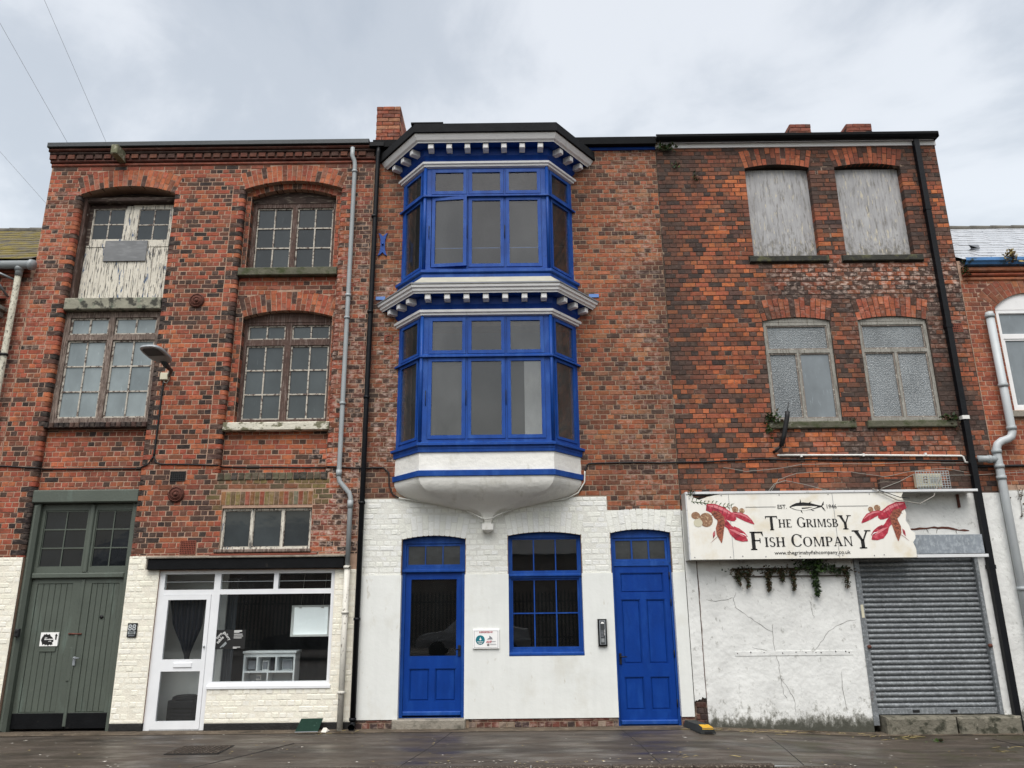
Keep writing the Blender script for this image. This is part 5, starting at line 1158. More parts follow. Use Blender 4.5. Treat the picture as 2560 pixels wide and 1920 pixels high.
# ================================================================== the fish company's sign
sg = thing('shop_sign', 'long white fascia sign with lobsters and THE GRIMSBY FISH COMPANY, torn at its right end', 'sign', (4.6, -.15, 2.37))
SY = -.30
face = [(2.66, 2.375), (6.095, 2.375), (6.10, 2.50), (6.07, 2.60), (6.115, 2.66), (6.12, 2.74), (6.06, 2.79), (6.045, 2.86), (6.005, 2.93), (6.03, 3.05), (6.005, 3.12), (6.02, 3.22), (5.995, 3.30), (6.03, 3.365), (3.18, 3.365), (2.98, 3.325), (2.85, 3.28), (2.76, 3.325), (2.75, 3.365), (2.66, 3.365)]
M().plate(face, [], SY, SY+.006).done('face_panel', 'sign_face', sg)
M().cbox(2.645, 7.19, SY-.012, SY+.05, 3.367, 3.405, .004).done('frame_rail', 'sign_metal', sg)
M().cbox(6.10, 7.18, SY-.012, SY+.04, 2.368, 2.415, .004).done('frame_rail', 'sign_metal', sg)
M().cbox(2.64, 2.658, SY-.012, SY+.01, 2.37, 3.366, .003).done('frame_rail', 'sign_metal', sg)
M().box(2.636, 2.648, SY+.012, -.02, 2.372, 3.40).done('side_panel', 'sign_side', sg)
M().box(2.66, 7.18, SY+.055, -.02, 3.37, 3.39).done('top_panel', 'sign_side', sg)
M().box(2.66, 6.09, SY+.01, -.02, 2.372, 2.384).done('bottom_panel', 'sign_side', sg)
for x in (3.31, 4.92): M().box(x, x+.005, SY-.003, SY+.001, 2.38, 3.36).done('panel_joint', 'ink_grey', sg)
for (x, z) in ((2.72, 2.41), (3.26, 2.41), (3.45, 2.42), (3.80, 2.41), (4.32, 2.41), (4.90, 2.42), (4.97, 2.42), (5.45, 2.41), (5.6, 2.42), (3.2, 3.345), (4.1, 3.345), (4.86, 3.345), (5.5, 3.345), (2.70, 3.30)):
    M().tube([(x, SY, z), (x, SY-.006, z)], .008, 6).done('rivet', 'ink_grey', sg)
# serif lettering drawn stroke by stroke (unit cap height)
def ell(cx, cz, rx, rz, a0, a1, w0, w1, n=14):
    """ring arc with swelling sides: thin w0 at top/bottom, thick w1 at the sides"""
    o = []; i_ = []
    for k in range(n+1):
        a = math.radians(a0+(a1-a0)*k/n); wd_ = w0+(w1-w0)*abs(math.cos(a))
        o.append((cx+rx*math.cos(a), cz+rz*math.sin(a))); i_.append((cx+(rx-wd_)*math.cos(a), cz+(rz-(w0 if True else wd_))*math.sin(a)))
    return [q for k in range(n) for q in [[o[k], o[k+1], i_[k+1], i_[k]]]]
def rc(x0, x1, z0, z1): return [[(x0, z0), (x1, z0), (x1, z1), (x0, z1)]]
def ln(x0, z0, x1, z1, w): return [[(x0-w/2, z0), (x0+w/2, z0), (x1+w/2, z1), (x1-w/2, z1)]]
TK, TN, SE = .19, .075, .065
def stem(x, w=TK, z0=0, z1=1): return rc(x-w/2, x+w/2, z0, z1)+(rc(x-w/2-.07, x+w/2+.07, z0, z0+SE) if z0 == 0 else [])+(rc(x-w/2-.07, x+w/2+.07, z1-SE, z1) if z1 == 1 else [])
GL = {
 'T': (.95, stem(.47, .2)[0:1]+rc(.32, .62, 0, SE)+rc(.03, .92, .92, 1)+[[(.03, .92), (.03, .76), (.10, .92)], [(.92, .92), (.92, .76), (.85, .92)]]),
 'H': (1.0, stem(.22)+stem(.78)+rc(.22, .78, .47, .54)),
 'E': (.82, stem(.22)+rc(.22, .74, 0, .075)+rc(.22, .70, .925, 1)+rc(.22, .58, .48, .545)+[[(.66, .075), (.74, .075), (.76, .25)], [(.62, .925), (.70, .925), (.71, .78)]]),
 'F': (.80, stem(.22)+rc(.22, .74, .92, 1)+rc(.22, .58, .48, .545)+[[(.64, .92), (.74, .92), (.76, .72)]]+rc(.55, .60, .38, .64)),
 'I': (.46, stem(.22)),
 'G': (1.0, ell(.52, .5, .46, .52, 35, 335, .06, .20, 22)+rc(.72, .92, .02, .42)+rc(.62, .98, .40, .46)),
 'C': (.94, ell(.52, .5, .46, .52, 40, 320, .06, .20, 22)+[[(.80, .72), (.90, .68), (.90, .98), (.84, .90)]]),
 'O': (1.06, ell(.53, .5, .47, .52, 0, 360, .06, .20, 26)),
 'S': (.70, ell(.35, .75, .28, .265, 30, 270, .07, .16, 14)+ell(.35, .26, .30, .275, -160, 90, .07, .17, 14)+[[(.14, .62), (.36, .485), (.60, .36), (.36, .56)]]),
 'R': (.96, stem(.22)+ell(.40, .74, .36, .26, -90, 90, .065, .18, 12)+rc(.22, .42, .935, 1)+rc(.22, .42, .48, .545)+[[(.40, .50), (.58, .50), (.98, 0), (.74, 0)]]),
 'B': (.86, stem(.22)+ell(.40, .75, .32, .25, -90, 90, .06, .17, 12)+ell(.42, .26, .38, .265, -90, 90, .065, .19, 12)+rc(.22, .43, .94, 1)+rc(.22, .43, .475, .54)+rc(.22, .43, 0, .065)),
 'P': (.84, stem(.22)+ell(.42, .72, .36, .28, -90, 90, .065, .18, 12)+rc(.22, .43, .935, 1)+rc(.22, .43, .44, .505)),
 'M': (1.26, stem(.20, .09)+stem(1.04)+[[(.16, 1), (.34, 1), (.68, .06), (.60, 0)], [(.60, 0), (.66, .0), (.98, 1), (.90, 1)]]),
 'N': (1.06, stem(.20, .09)+stem(.84, .09)+[[(.12, 1), (.32, 1), (.88, 0), (.80, 0)]]),
 'A': (1.0, [[(.42, 1), (.56, 1), (.90, 0), (.68, 0)], [(.42, 1), (.48, .92), (.20, 0), (.12, 0)]]+rc(.24, .72, .33, .40)+rc(.02, .30, 0, SE)+rc(.58, .98, 0, SE)),
 'Y': (.98, rc(.40, .59, 0, .48)+rc(.30, .69, 0, SE)+[[(.06, 1), (.28, 1), (.56, .42), (.42, .42)], [(.74, 1), (.83, 1), (.59, .46), (.50, .46)]]+rc(-.02, .36, .935, 1)+rc(.64, .98, .935, 1)),
}
def letter(ch, x, z, h, wf=1.0, y=None):
    w_, polys = GL[ch]; m_ = M(); yy = y or SY-.004
    for q in polys:
        ar = sum(q[i][0]*q[(i+1) % len(q)][1]-q[(i+1) % len(q)][0]*q[i][1] for i in range(len(q)))
        q = q if ar > 0 else q[::-1]; m_.add([(x+p[0]*h*wf, yy, z+p[1]*h) for p in q], [tuple(range(len(q)))])
    m_.done('letter', 'ink_black', sg); return x+w_*h*wf
def word(spec, x0, x1, z):
    """spec: (char, height, drop); widths stretched to fill x0..x1"""
    tot = sum((GL[c][0]*h if c != ' ' else h) for c, h, d_ in spec); wf = (x1-x0)/tot; x = x0
    for c, h, d_ in spec:
        if c == ' ': x += h*wf; continue
        x = letter(c, x, z-d_, h, wf)
sc_ = .122; bg = .215
word([('T', bg, .04), ('H', sc_, 0), ('E', sc_, 0), (' ', .07, 0), ('G', .15, 0)]+[(c, sc_, 0) for c in 'RIMSB']+[('Y', bg, .04)], 3.84, 5.17, 2.845)
sc_ = .142; bg = .275
word([('F', bg, .045), ('I', sc_, 0), ('S', sc_, 0), ('H', sc_, 0), (' ', .075, 0), ('C', .185, 0)]+[(c, sc_, 0) for c in 'OMPAN']+[('Y', bg, .04)], 3.57, 5.44, 2.555)
text('lettering', 'EST.', 4.125, 3.158, .085, SY-.004, 'ink_black', sg)
text('lettering', '1946', 4.885, 3.155, .085, SY-.004, 'ink_black', sg)
text('lettering', 'www.thegrimsbyfishcompany.co.uk', 4.515, 2.462, .0765, SY-.004, 'ink_black', sg, sx=1.06)
for a, b in ((3.56, 4.03), (4.98, 5.46)): M().box(a, b, SY-.004, SY, 3.158, 3.163).done('printed_rule', 'ink_black', sg)
def blob(pts, y, name, mat):
    """pts: (x, z, halfwidth) smooth tapering shape"""
    m_ = M(); L_ = []; R_ = []; n_ = len(pts)
    for i in range(n_):
        a, b = pts[max(i-1, 0)], pts[min(i+1, n_-1)]; dx, dz = b[0]-a[0], b[1]-a[1]; l = math.hypot(dx, dz) or 1
        x, z, w_ = pts[i]; L_.append((x-dz/l*w_, y, z+dx/l*w_)); R_.append((x+dz/l*w_, y, z-dx/l*w_))
    m_.add(L_+R_, [(i, n_+i, n_+i+1, i+1) for i in range(n_-1)]); return m_.done(name, mat, sg)
def disc(x, z, rx, rz, y, name, mat, n=18): return M().add([(x+rx*math.cos(2*math.pi*k/n), y, z+rz*math.sin(2*math.pi*k/n)) for k in range(n)], [tuple(range(n))]).done(name, mat, sg)
def uv(u, v): return (2.97+(u-390)*.00134-(v-270)*.00008, 3.21-(v-270)*.0014)
def seafood(mir, full):
    def T(l):
        o = []
        for (u, v, w_) in l:
            x, z = uv(u, v); o.append((8.99-x if mir else x, z, w_*.00137))
        return o
    Y = SY-.002
    if full:
        for k in range(11):
            u = 215+k*45; blob(T([(u, 235+k*7, 2), (u+14, 225+k*7-RND.uniform(8, 30), 5), (u+30, 230+k*7-RND.uniform(20, 40), 1)]), Y, 'printed_herb', 'leaf_green'); blob(T([(u, 235+k*7, 2), (u+18, 248+k*7, 5), (u+34, 262+k*7, 1)]), Y, 'printed_herb', 'leaf_dark')
        blob(T([(205, 238, 3), (330, 250, 4), (470, 280, 4), (600, 305, 3), (705, 262, 1)]), Y-.0006, 'printed_herb', 'leaf_green')
        for (u, v, r, rr2, mt) in ((256, 392, 50, 42, 'shell_brown'), (375, 440, 76, 80, 'shell_brown'), (282, 472, 50, 46, 'plastic_cream')):
            x, z = uv(u, v); disc(x, z, r*.00137, rr2*.00137, Y-.001-(.001 if mt == 'plastic_cream' else 0), 'printed_shell', mt)
    for (u, v, r) in ((712, 330, 36), (790, 345, 30)):
        x, z = uv(u, v); disc(8.99-x if mir else x, z, r*.00137, r*.00137, Y-.001, 'printed_shell', 'shell_brown')
    blob(T([(392, 268, 8), (400, 300, 46), (470, 320, 58), (560, 360, 62), (640, 400, 50), (690, 425, 40), (715, 445, 16)]), Y-.0015, 'printed_lobster', 'lobster_red')
    blob(T([(660, 370, 8), (700, 380, 24), (760, 395, 34), (830, 425, 38), (890, 465, 22), (925, 492, 4)]), Y-.0018, 'printed_lobster', 'lobster_red')
    blob(T([(575, 440, 22), (610, 490, 34), (640, 520, 28), (680, 570, 46), (740, 610, 62), (800, 645, 42), (845, 672, 5)]), Y-.0022, 'printed_lobster', 'lobster_red')
    blob(T([(690, 520, 8), (740, 550, 18), (800, 590, 16), (842, 625, 4)]), Y-.0025, 'printed_lobster', 'lobster_red')
    blob(T([(440, 350, 16), (500, 385, 46), (545, 430, 44), (545, 480, 42), (530, 540, 46), (530, 600, 38), (540, 650, 20), (545, 690, 4)]), Y-.0028, 'printed_prawn', 'prawn_brown')
    for l_ in ([(400, 285, 4), (470, 292, 14), (560, 325, 16), (650, 375, 8)], [(690, 372, 3), (760, 378, 9), (830, 405, 9), (890, 448, 3)], [(640, 545, 3), (690, 562, 12), (750, 592, 14), (800, 625, 4)]): blob(T(l_), Y-.0031, 'printed_lobster', 'lobster_light')
    for (u, v) in ((455, 320), (505, 345), (560, 372), (612, 398)): blob(T([(u+18, v-58, 2), (u+4, v-10, 3), (u-14, v+42, 2)]), Y-.0033, 'printed_lobster', 'lobster_dark')
    blob(T([(760, 590, 2), (800, 600, 5), (836, 622, 2)]), Y-.0035, 'printed_lobster', 'card_white')
    for (u, v) in ((470, 372), (505, 390), (535, 420), (545, 455), (540, 500), (532, 545)): blob(T([(u-34, v+22, 2), (u, v, 4), (u+34, v-6, 2)]), Y-.0034, 'printed_prawn', 'prawn_dark')
    for k in range(4): blob(T([(475, 560+k*14, 3), (455, 580+k*16, 4), (448, 600+k*14, 1)]), Y-.003, 'printed_prawn', 'lobster_red')
    blob(T([(505, 620, 2), (460, 655, 2), (422, 690, 1)]), Y-.003, 'printed_prawn', 'prawn_brown')
seafood(False, True); seafood(True, False)
# tuna drawing
def fx(t): return 4.24+t*.55
Y = SY-.003
blob([(fx(0), 3.155, .004), (fx(.08), 3.157, .030), (fx(.2), 3.160, .055), (fx(.4), 3.162, .064), (fx(.6), 3.162, .050), (fx(.8), 3.160, .022), (fx(.92), 3.162, .008)], Y, 'printed_fish', 'ink_black')
blob([(fx(.05), 3.148, .006), (fx(.2), 3.140, .028), (fx(.4), 3.133, .036), (fx(.6), 3.143, .024), (fx(.78), 3.155, .004)], Y-.001, 'printed_fish', 'sign_face')
blob([(fx(.34), 3.132, .010), (fx(.5), 3.138, .008), (fx(.66), 3.150, .001)], Y-.002, 'printed_fish', 'ink_black')
blob([(fx(.90), 3.162, .006), (fx(.95), 3.195, .012), (fx(.975), 3.235, .002)], Y, 'printed_fish', 'ink_black'); blob([(fx(.90), 3.162, .006), (fx(.95), 3.125, .012), (fx(1.0), 3.085, .002)], Y, 'printed_fish', 'ink_black')
blob([(fx(.30), 3.205, .012), (fx(.33), 3.24, .008), (fx(.32), 3.275, .002)], Y, 'printed_fish', 'ink_black'); blob([(fx(.55), 3.20, .010), (fx(.60), 3.225, .005), (fx(.64), 3.235, .001)], Y, 'printed_fish', 'ink_black')
blob([(fx(.32), 3.11, .010), (fx(.33), 3.08, .007), (fx(.36), 3.055, .001)], Y, 'printed_fish', 'ink_black'); blob([(fx(.58), 3.125, .008), (fx(.64), 3.10, .005), (fx(.70), 3.09, .001)], Y, 'printed_fish', 'ink_black')

# ================================================================== plates, notices and fittings on the walls
t = thing('number_plaque', 'small black plaque reading 88 WEI on the cream brick pier', 'plaque', (-5.87, -.02, 1.33))
M().cbox(-5.942, -5.80, -.028, -.008, 1.328, 1.535, .003).done('plate', 'ink_black', t)
text('lettering', '88', -5.871, 1.467, .125, -.030, 'pvc_pale', t, bold=.002); M().box(-5.928, -5.814, -.030, -.026, 1.373, 1.415).done('printed_block', 'pvc_grey', t)
text('lettering', 'WEI', -5.871, 1.394, .045, -.032, 'ink_black', t); M().box(-5.92, -5.825, -.030, -.027, 1.346, 1.358).done('small_print', 'ink_grey', t)
t = thing('club_notice', 'white notice with black brush splash and arrow on the left double door', 'notice', (-7.2, .12, 1.2))
NY = .128
M().box(-7.345, -7.07, NY, .15, 1.207, 1.408).done('card', 'card_white', t)
sp_ = [(-.105, -.01), (-.09, .035), (-.075, .05), (-.07, .075), (-.045, .07), (-.035, .085), (-.01, .068), (.02, .078), (.04, .045), (.065, .03), (.085, .0), (.09, -.03), (.07, -.045), (.085, -.07), (.05, -.085), (.04, -.07), (.01, -.092), (-.01, -.072), (-.03, -.085), (-.05, -.065), (-.075, -.08), (-.085, -.05)]
M().plate([(-7.225+x, 1.305+z) for x, z in sp_][::-1], [], NY-.003, NY).done('brush_mark', 'ink_black', t)
M().plate([(-7.103+x, 1.345+z) for x, z in ((-.011, -.045), (.011, -.045), (.011, .01), (.022, .01), (0, .045), (-.022, .01), (-.011, .01))], [], NY-.003, NY).done('arrow', 'ink_black', t)
text('lettering', 'the', -7.255, 1.33, .03, NY-.004, 'card_white', t); [M().plate([(-7.275+i*.017, 1.298), (-7.263+i*.017, 1.298), (-7.261+i*.017, 1.314+.006*(i == 0)), (-7.272+i*.017, 1.314+.006*(i == 0))], [], NY-.005, NY-.002).done('brush_letter', 'card_white', t) for i in range(8)]; text('lettering', 'club', -7.19, 1.278, .026, NY-.004, 'card_white', t)
t = thing('door_entry_box', 'small black keypad box on the jamb of the grey-green double door', 'keypad', (-7.68, 0, 1.37)); M().cbox(-7.665, -7.60, -.035, .02, 1.35, 1.47, .012).done('case', 'cable_black', t); M().tube([(-7.632, -.035, 1.43), (-7.632, -.042, 1.43)], .014, 10).done('button', 'iron_dark', t)
t = thing('supporters_plaque', 'white SUPPORTED BY plaque beside the half-glazed blue door', 'plaque', (-.47, -.04, 1.1))
PY = -.053
M().cbox(-.67, -.27, PY, -.025, 1.11, 1.388, .005).done('plate', 'card_white', t)
M().plate(rect(-.65, -.29, 1.128, 1.37), [rect(-.646, -.294, 1.132, 1.366)], PY-.001, PY).done('printed_border', 'ink_grey', t)
text('lettering', 'SUPPORTED BY', -.47, 1.348, .030, PY-.002, 'ink_red', t, bold=.0008)
n = 24; M().plate([(-.557+.069*math.cos(2*math.pi*k/n), 1.237+.069*math.sin(2*math.pi*k/n)) for k in range(n)], [], PY-.0015, PY).done('printed_roundel', 'ink_teal', t)
M().plate([(-.565, 1.235), (-.553, 1.232), (-.54, 1.24), (-.54, 1.255), (-.551, 1.258), (-.553, 1.28), (-.559, 1.28), (-.56, 1.258), (-.572, 1.25)], [], PY-.003, PY).done('printed_hand', 'card_white', t)
text('lettering', 'Heritage', -.557, 1.212, .026, PY-.003, 'card_white', t, bold=.0005); text('lettering', 'Fund', -.557, 1.189, .026, PY-.003, 'card_white', t, bold=.0005)
text('lettering', 'AHF', -.425, 1.208, .045, PY-.002, 'ink_red', t, bold=.001)
M().plate([(-.45, 1.25), (-.37, 1.25), (-.38, 1.27), (-.42, 1.30), (-.42, 1.27)], [], PY-.0015, PY).done('printed_emblem', 'ink_grey', t)
for i in range(3): M().box(-.455, -.42, PY-.0015, PY, 1.152+i*.011, 1.159+i*.011).done('printed_bar', 'ink_black', t)
for (a, b, z) in ((-.41, -.31, 1.165), (-.41, -.32, 1.176), (-.455, -.37, 1.242), (-.38, -.32, 1.214), (-.38, -.33, 1.206)): M().box(a, b, PY-.0015, PY, z, z+.004).done('printed_line', 'ink_grey', t)
t = thing('intercom', 'tall black and silver entry intercom between the sash window and panelled blue door', 'intercom', (1.295, -.04, 1.13))
M().cbox(1.228, 1.362, -.07, -.025, 1.13, 1.522, .006).done('case', 'black_paint', t); M().cbox(1.248, 1.342, -.078, -.07, 1.152, 1.50, .003).done('face_plate', 'steel_grey', t); M().cbox(1.262, 1.328, -.082, -.078, 1.165, 1.49, .002).done('panel', 'lamp_dark', t)
M().plate([(1.295+.026*math.cos(math.pi*k/8), 1.455+.026*math.sin(math.pi*k/8)) for k in range(9)], [], -.085, -.081).done('lens', 'card_white', t)
for i in range(4): M().tube([(1.322, -.082, 1.36-i*.022), (1.322, -.086, 1.36-i*.022)], .006, 8).done('button', 'card_white', t)
for i in range(4): M().box(1.27, 1.318, -.0835, -.081, 1.19+i*.014, 1.197+i*.014).done('key_row', 'pvc_pale', t)
for i in range(5): M().box(1.268, 1.305, -.0835, -.081, 1.265+i*.02, 1.273+i*.02).done('name_strip', 'ink_grey', t)
# wall lamp
t = thing('wall_lamp', 'grey flat-headed street lamp on a short arm from the warehouse pier', 'lamp', (-5.83, -.05, 5.3))
def lampring(z, k):
    # long flat teardrop: u runs from the arm (0) to the outer end (1)
    o = []
    for i in range(22):
        a = 2*math.pi*i/22; ca, sa = math.cos(a), math.sin(a); u = .29*k*(abs(ca)**.6)*(1 if ca > 0 else -1)
        wd_ = .185*(1-.22*max(0, -ca)); o.append((u, wd_*k*(abs(sa)**.7)*(1 if sa > 0 else -1), z))
    return o
LA = Vector((-.10, -.97, .17)).normalized(); LW = LA.cross(Vector((0, 0, 1))).normalized(); LN = LW.cross(LA)
def lampx(p): return Vector((-5.60, -.86, 5.585))+LA*p[0]+LW*p[1]+LN*p[2]
vs = lampring(-.028, .92)+lampring(-.018, 1.0)+lampring(.008, 1.0)+lampring(.04, .8)+lampring(.055, .4)
m = M(); m.add([lampx(p) for p in vs], [(r*22+i, r*22+(i+1) % 22, (r+1)*22+(i+1) % 22, (r+1)*22+i) for r in range(4) for i in range(22)]+[tuple(4*22+i for i in range(22)), tuple(range(21, -1, -1))]); m.done('lamp_head', 'lamp_grey', t)
M().add([lampx((x, y, -.033)) for x, y in ((.0, -.14), (.19, -.13), (.235, -.08), (.235, .08), (.19, .13), (.0, .14))], [(5, 4, 3, 2, 1, 0)]).done('led_panel', 'lamp_dark', t)
M().add([lampx((x, y, -.032)) for x, y in ((-.22, -.07), (-.01, -.14), (-.01, .14), (-.22, .07))], [(3, 2, 1, 0)]).done('gear_cover', 'pvc_grey', t)
M().tube([lampx((-.20, 0, -.02)), lampx((-.31, 0, -.05)), (-5.58, -.36, 5.47), (-5.72, -.10, 5.47), (-5.79, 0, 5.50)], [.05, .045, .03, .028, .028], 10).done('arm', 'lamp_dark', t)
M().cbox(-5.895, -5.76, -.07, .0, 5.40, 5.525, .01).done('junction_box', 'plastic_cream', t)
M().tube([(-5.79, -.04, 5.56), (-5.74, -.06, 5.50), (-5.73, -.06, 5.42), (-5.77, -.05, 5.34), (-5.82, -.05, 5.36), (-5.83, -.04, 5.40)], .008, 6).done('lead', 'cable_grey', t)
cable('lamp_cable', [(-5.845, -.018, 5.40), (-5.85, -.02, 5.0), (-5.855, -.02, 4.3), (-5.86, -.02, 4.12)], .016, 'cable_black', 'double black cable dropping down the pier below the street lamp')
# cables
cable('wall_cable', [(-9.4, -.02, 4.02), (-8.35, -.02, 3.99), (-7.76, -.02, 3.955), (-7.70, .09, 3.95), (-6.10, .09, 3.94), (-6.03, -.02, 3.945), (-5.93, -.02, 4.0), (-5.865, -.02, 4.12)], .012, 'cable_black', 'black cable clipped along the brick across the left bay of the warehouse', wob=.004)
cable('wall_cable', [(-5.855, -.02, 4.12), (-5.82, -.02, 4.02), (-5.72, -.02, 3.99), (-4.82, -.02, 3.965), (-4.76, .09, 3.95), (-3.1, .09, 3.925), (-3.02, -.02, 3.92), (-2.50, -.02, 3.885), (-2.12, -.02, 3.89), (-2.03, -.03, 3.80), (-2.02, -.03, 3.60), (-1.96, -.03, 3.46), (-1.86, -.03, 3.40)], .012, 'cable_black', 'black cable running right from the lamp pier to the white corbel', wob=.004)
cable('wall_cable', [(1.12, -.03, 3.80), (1.16, -.02, 3.90), (1.26, -.02, 3.93), (2.7, -.02, 3.92), (4.0, -.02, 3.96), (5.6, -.02, 3.93), (7.27, -.02, 3.90)], .012, 'cable_black', 'black cable along the brick from the corbel to the square downpipe', wob=.008)
cable('corbel_cable', [(-1.86, -.03, 3.40), (-1.5, -.03, 3.33), (-1.1, -.03, 3.27), (-.80, -.05, 3.19), (-.60, -.12, 3.09), (-.52, -.14, 3.05), (-.44, -.15, 3.04), (-.36, -.14, 3.055), (-.26, -.12, 3.11), (0, -.05, 3.21), (.3, -.03, 3.28), (.8, -.03, 3.35), (1.0, -.03, 3.45), (1.11, -.03, 3.62), (1.12, -.03, 3.80)], .011, 'mortar_white', 'painted white cable hugging the underside of the corbel', sub=3)
cable('loose_wire', [(3.35, -.02, 3.83), (3.7, -.03, 3.76), (4.2, -.04, 3.80), (4.6, -.03, 3.86), (5.2, -.02, 3.87), (5.8, -.02, 3.86), (6.4, -.02, 3.88), (7.25, -.02, 3.86)], .0045, 'cable_grey', 'uppermost loose pale wire sagging above the fish sign', sub=5, wob=.004)
cable('loose_wire', [(4.05, -.05, 3.42), (4.2, -.06, 3.62), (4.5, -.05, 3.72), (5.0, -.04, 3.75), (5.4, -.03, 3.73), (5.9, -.03, 3.65), (6.4, -.03, 3.74), (6.9, -.02, 3.78), (7.27, -.02, 3.70)], .0045, 'cable_grey', 'loose pale wire looping along the brick just over the fish sign', sub=5, wob=.004)
cable('loose_wire', [(4.0, -.1, 3.42), (4.12, -.08, 3.55), (4.3, -.07, 3.60), (4.6, -.06, 3.54), (5.0, -.08, 3.42)], .005, 'cable_grey', 'short loop of pale wire rising from the top of the fish sign', sub=5)
cable('loose_wire', [(5.78, -.12, 3.45), (6.1, -.1, 3.56), (6.35, -.08, 3.68), (6.9, -.05, 3.66), (7.35, -.05, 3.66), (8.6, -.05, 3.72)], .005, 'cable_grey', 'pale wire passing across the caged alarm box', sub=5)
cable('loose_wire', [(5.55, -.33, 3.42), (5.9, -.34, 3.24), (6.25, -.33, 3.18), (6.5, -.30, 3.30), (6.65, -.22, 3.55), (6.82, -.10, 3.70)], .008, 'cable_grey', 'thick pale cable drooping in front of the torn sign end', sub=5)
cable('loose_wire', [(5.65, -.32, 3.40), (5.95, -.34, 3.28), (6.1, -.33, 3.27)], .006, 'cable_black', 'thin dark wire dangling at the torn corner of the sign', sub=5)
cable('wall_cable', [(7.40, -.03, 3.80), (9.5, -.03, 3.82)], .02, 'cable_black', 'black cable behind the soil pipe at the right edge')
t = thing('conduit', 'thin white pipe running level under the lower right windows', 'pipe', (5.7, -.03, 3.9)); M().tube([(4.23, -.03, 4.02), (5.6, -.03, 4.005), (7.19, -.03, 3.975), (7.215, -.03, 3.96), (7.235, -.03, 3.875), (7.28, -.03, 3.865)], .016, 8).done('pipe', 'plastic_white', t)
for x in (4.6, 5.6, 6.6): M().box(x, x+.03, -.05, .0, 3.985, 4.03).done('clip', 'plastic_white', t)
t = thing('aerial_rod', 'black foam-sleeved rod leaning from a bracket left of the lower window', 'aerial', (4.22, -.05, 4.05))
M().tube([(4.28, -.12, 4.15), (4.33, -.16, 4.32), (4.40, -.20, 4.62), (4.41, -.2, 4.70)], .038, 10).done('sleeve', 'cable_black', t); M().tube([(4.41, -.2, 4.68), (4.445, -.21, 4.86)], .006, 6).done('rod', 'iron_dark', t); M().tube([(4.19, -.0, 4.08), (4.20, -.06, 4.08), (4.28, -.12, 4.16)], .022, 8).done('bracket', 'iron_dark', t)
t = thing('alarm_box', 'cream alarm box inside a wire cage above the roller shutter', 'alarm box', (6.58, -.1, 3.45))
M().cbox(6.37, 6.76, -.14, -.02, 3.47, 3.68, .012).done('case', 'plastic_cream', t); [M().box(6.565, 6.72-.02*(i % 2), -.1425, -.139, 3.60-i*.032, 3.614-i*.032).done('small_print', 'ink_grey', t) for i in range(3)]; M().tube([(6.47, -.142, 3.58), (6.47, -.142, 3.615), (6.48, -.142, 3.632), (6.495, -.142, 3.637), (6.51, -.142, 3.632), (6.52, -.142, 3.615), (6.52, -.142, 3.58)], .004, 5).done('padlock_mark', 'iron_rust', t); M().plate([(6.462, 3.535), (6.528, 3.535), (6.528, 3.575), (6.495, 3.595), (6.462, 3.575)], [[(6.47, 3.542), (6.52, 3.542), (6.52, 3.571), (6.495, 3.585), (6.47, 3.571)]], -.1435, -.139).done('padlock_mark', 'iron_rust', t)
m = M(); cgx = [6.33+i*.047 for i in range(12)]
m.plate(rect(6.325, 6.855, 3.435, 3.715), [rect(6.333+i*.0437, 6.333+i*.0437+.036, 3.442+jx*.0385, 3.442+jx*.0385+.031) for i in range(12) for jx in range(7)], -.185, -.181).done('wire_cage', 'pvc_grey', t)
for (a, b) in ((6.325, 6.329), (6.851, 6.855)): M().plate([(-.181, 3.435), (0, 3.435), (0, 3.715), (-.181, 3.715)], [[(-.17+i*.045, 3.45+jx*.045), (-.17+i*.045+.036, 3.45+jx*.045), (-.17+i*.045+.036, 3.45+jx*.045+.036), (-.17+i*.045, 3.45+jx*.045+.036)] for i in range(3) for jx in range(5)], a, b)
t = thing('junction_case', 'plain dark brown box on the brick left of the caged alarm', 'box', (5.95, -.05, 3.45)); M().cbox(5.79, 6.12, -.10, 0, 3.44, 3.60, .008).done('case', 'wood_dark', t); M().box(5.785, 6.125, -.106, -.10, 3.585, 3.605).done('lid', 'wood_dark', t)
# overhead wires
cable('overhead_wire', [(-8.27, .2, 10.1), (-8.24, -2, 10.86), (-8.17, -7, 12.5), (-8.1, -13, 14.6)], .0028, 'wire_pale', 'left one of two long overhead wires crossing the sky to the warehouse roof', sub=2)
cable('overhead_wire', [(-7.55, .2, 10.1), (-7.59, -2, 11.3), (-7.68, -7, 13.9), (-7.8, -13, 17.1)], .0028, 'wire_pale', 'right one of two long overhead wires crossing the sky to the warehouse roof', sub=2)
cable('overhead_wire', [(-14.0, -1.2, 14.9), (-11.66, 3, 11.8), (-10.3, 5.4, 10.0)], .0035, 'wire_pale', 'short overhead wire ending behind the left edge of the warehouse', sub=2)

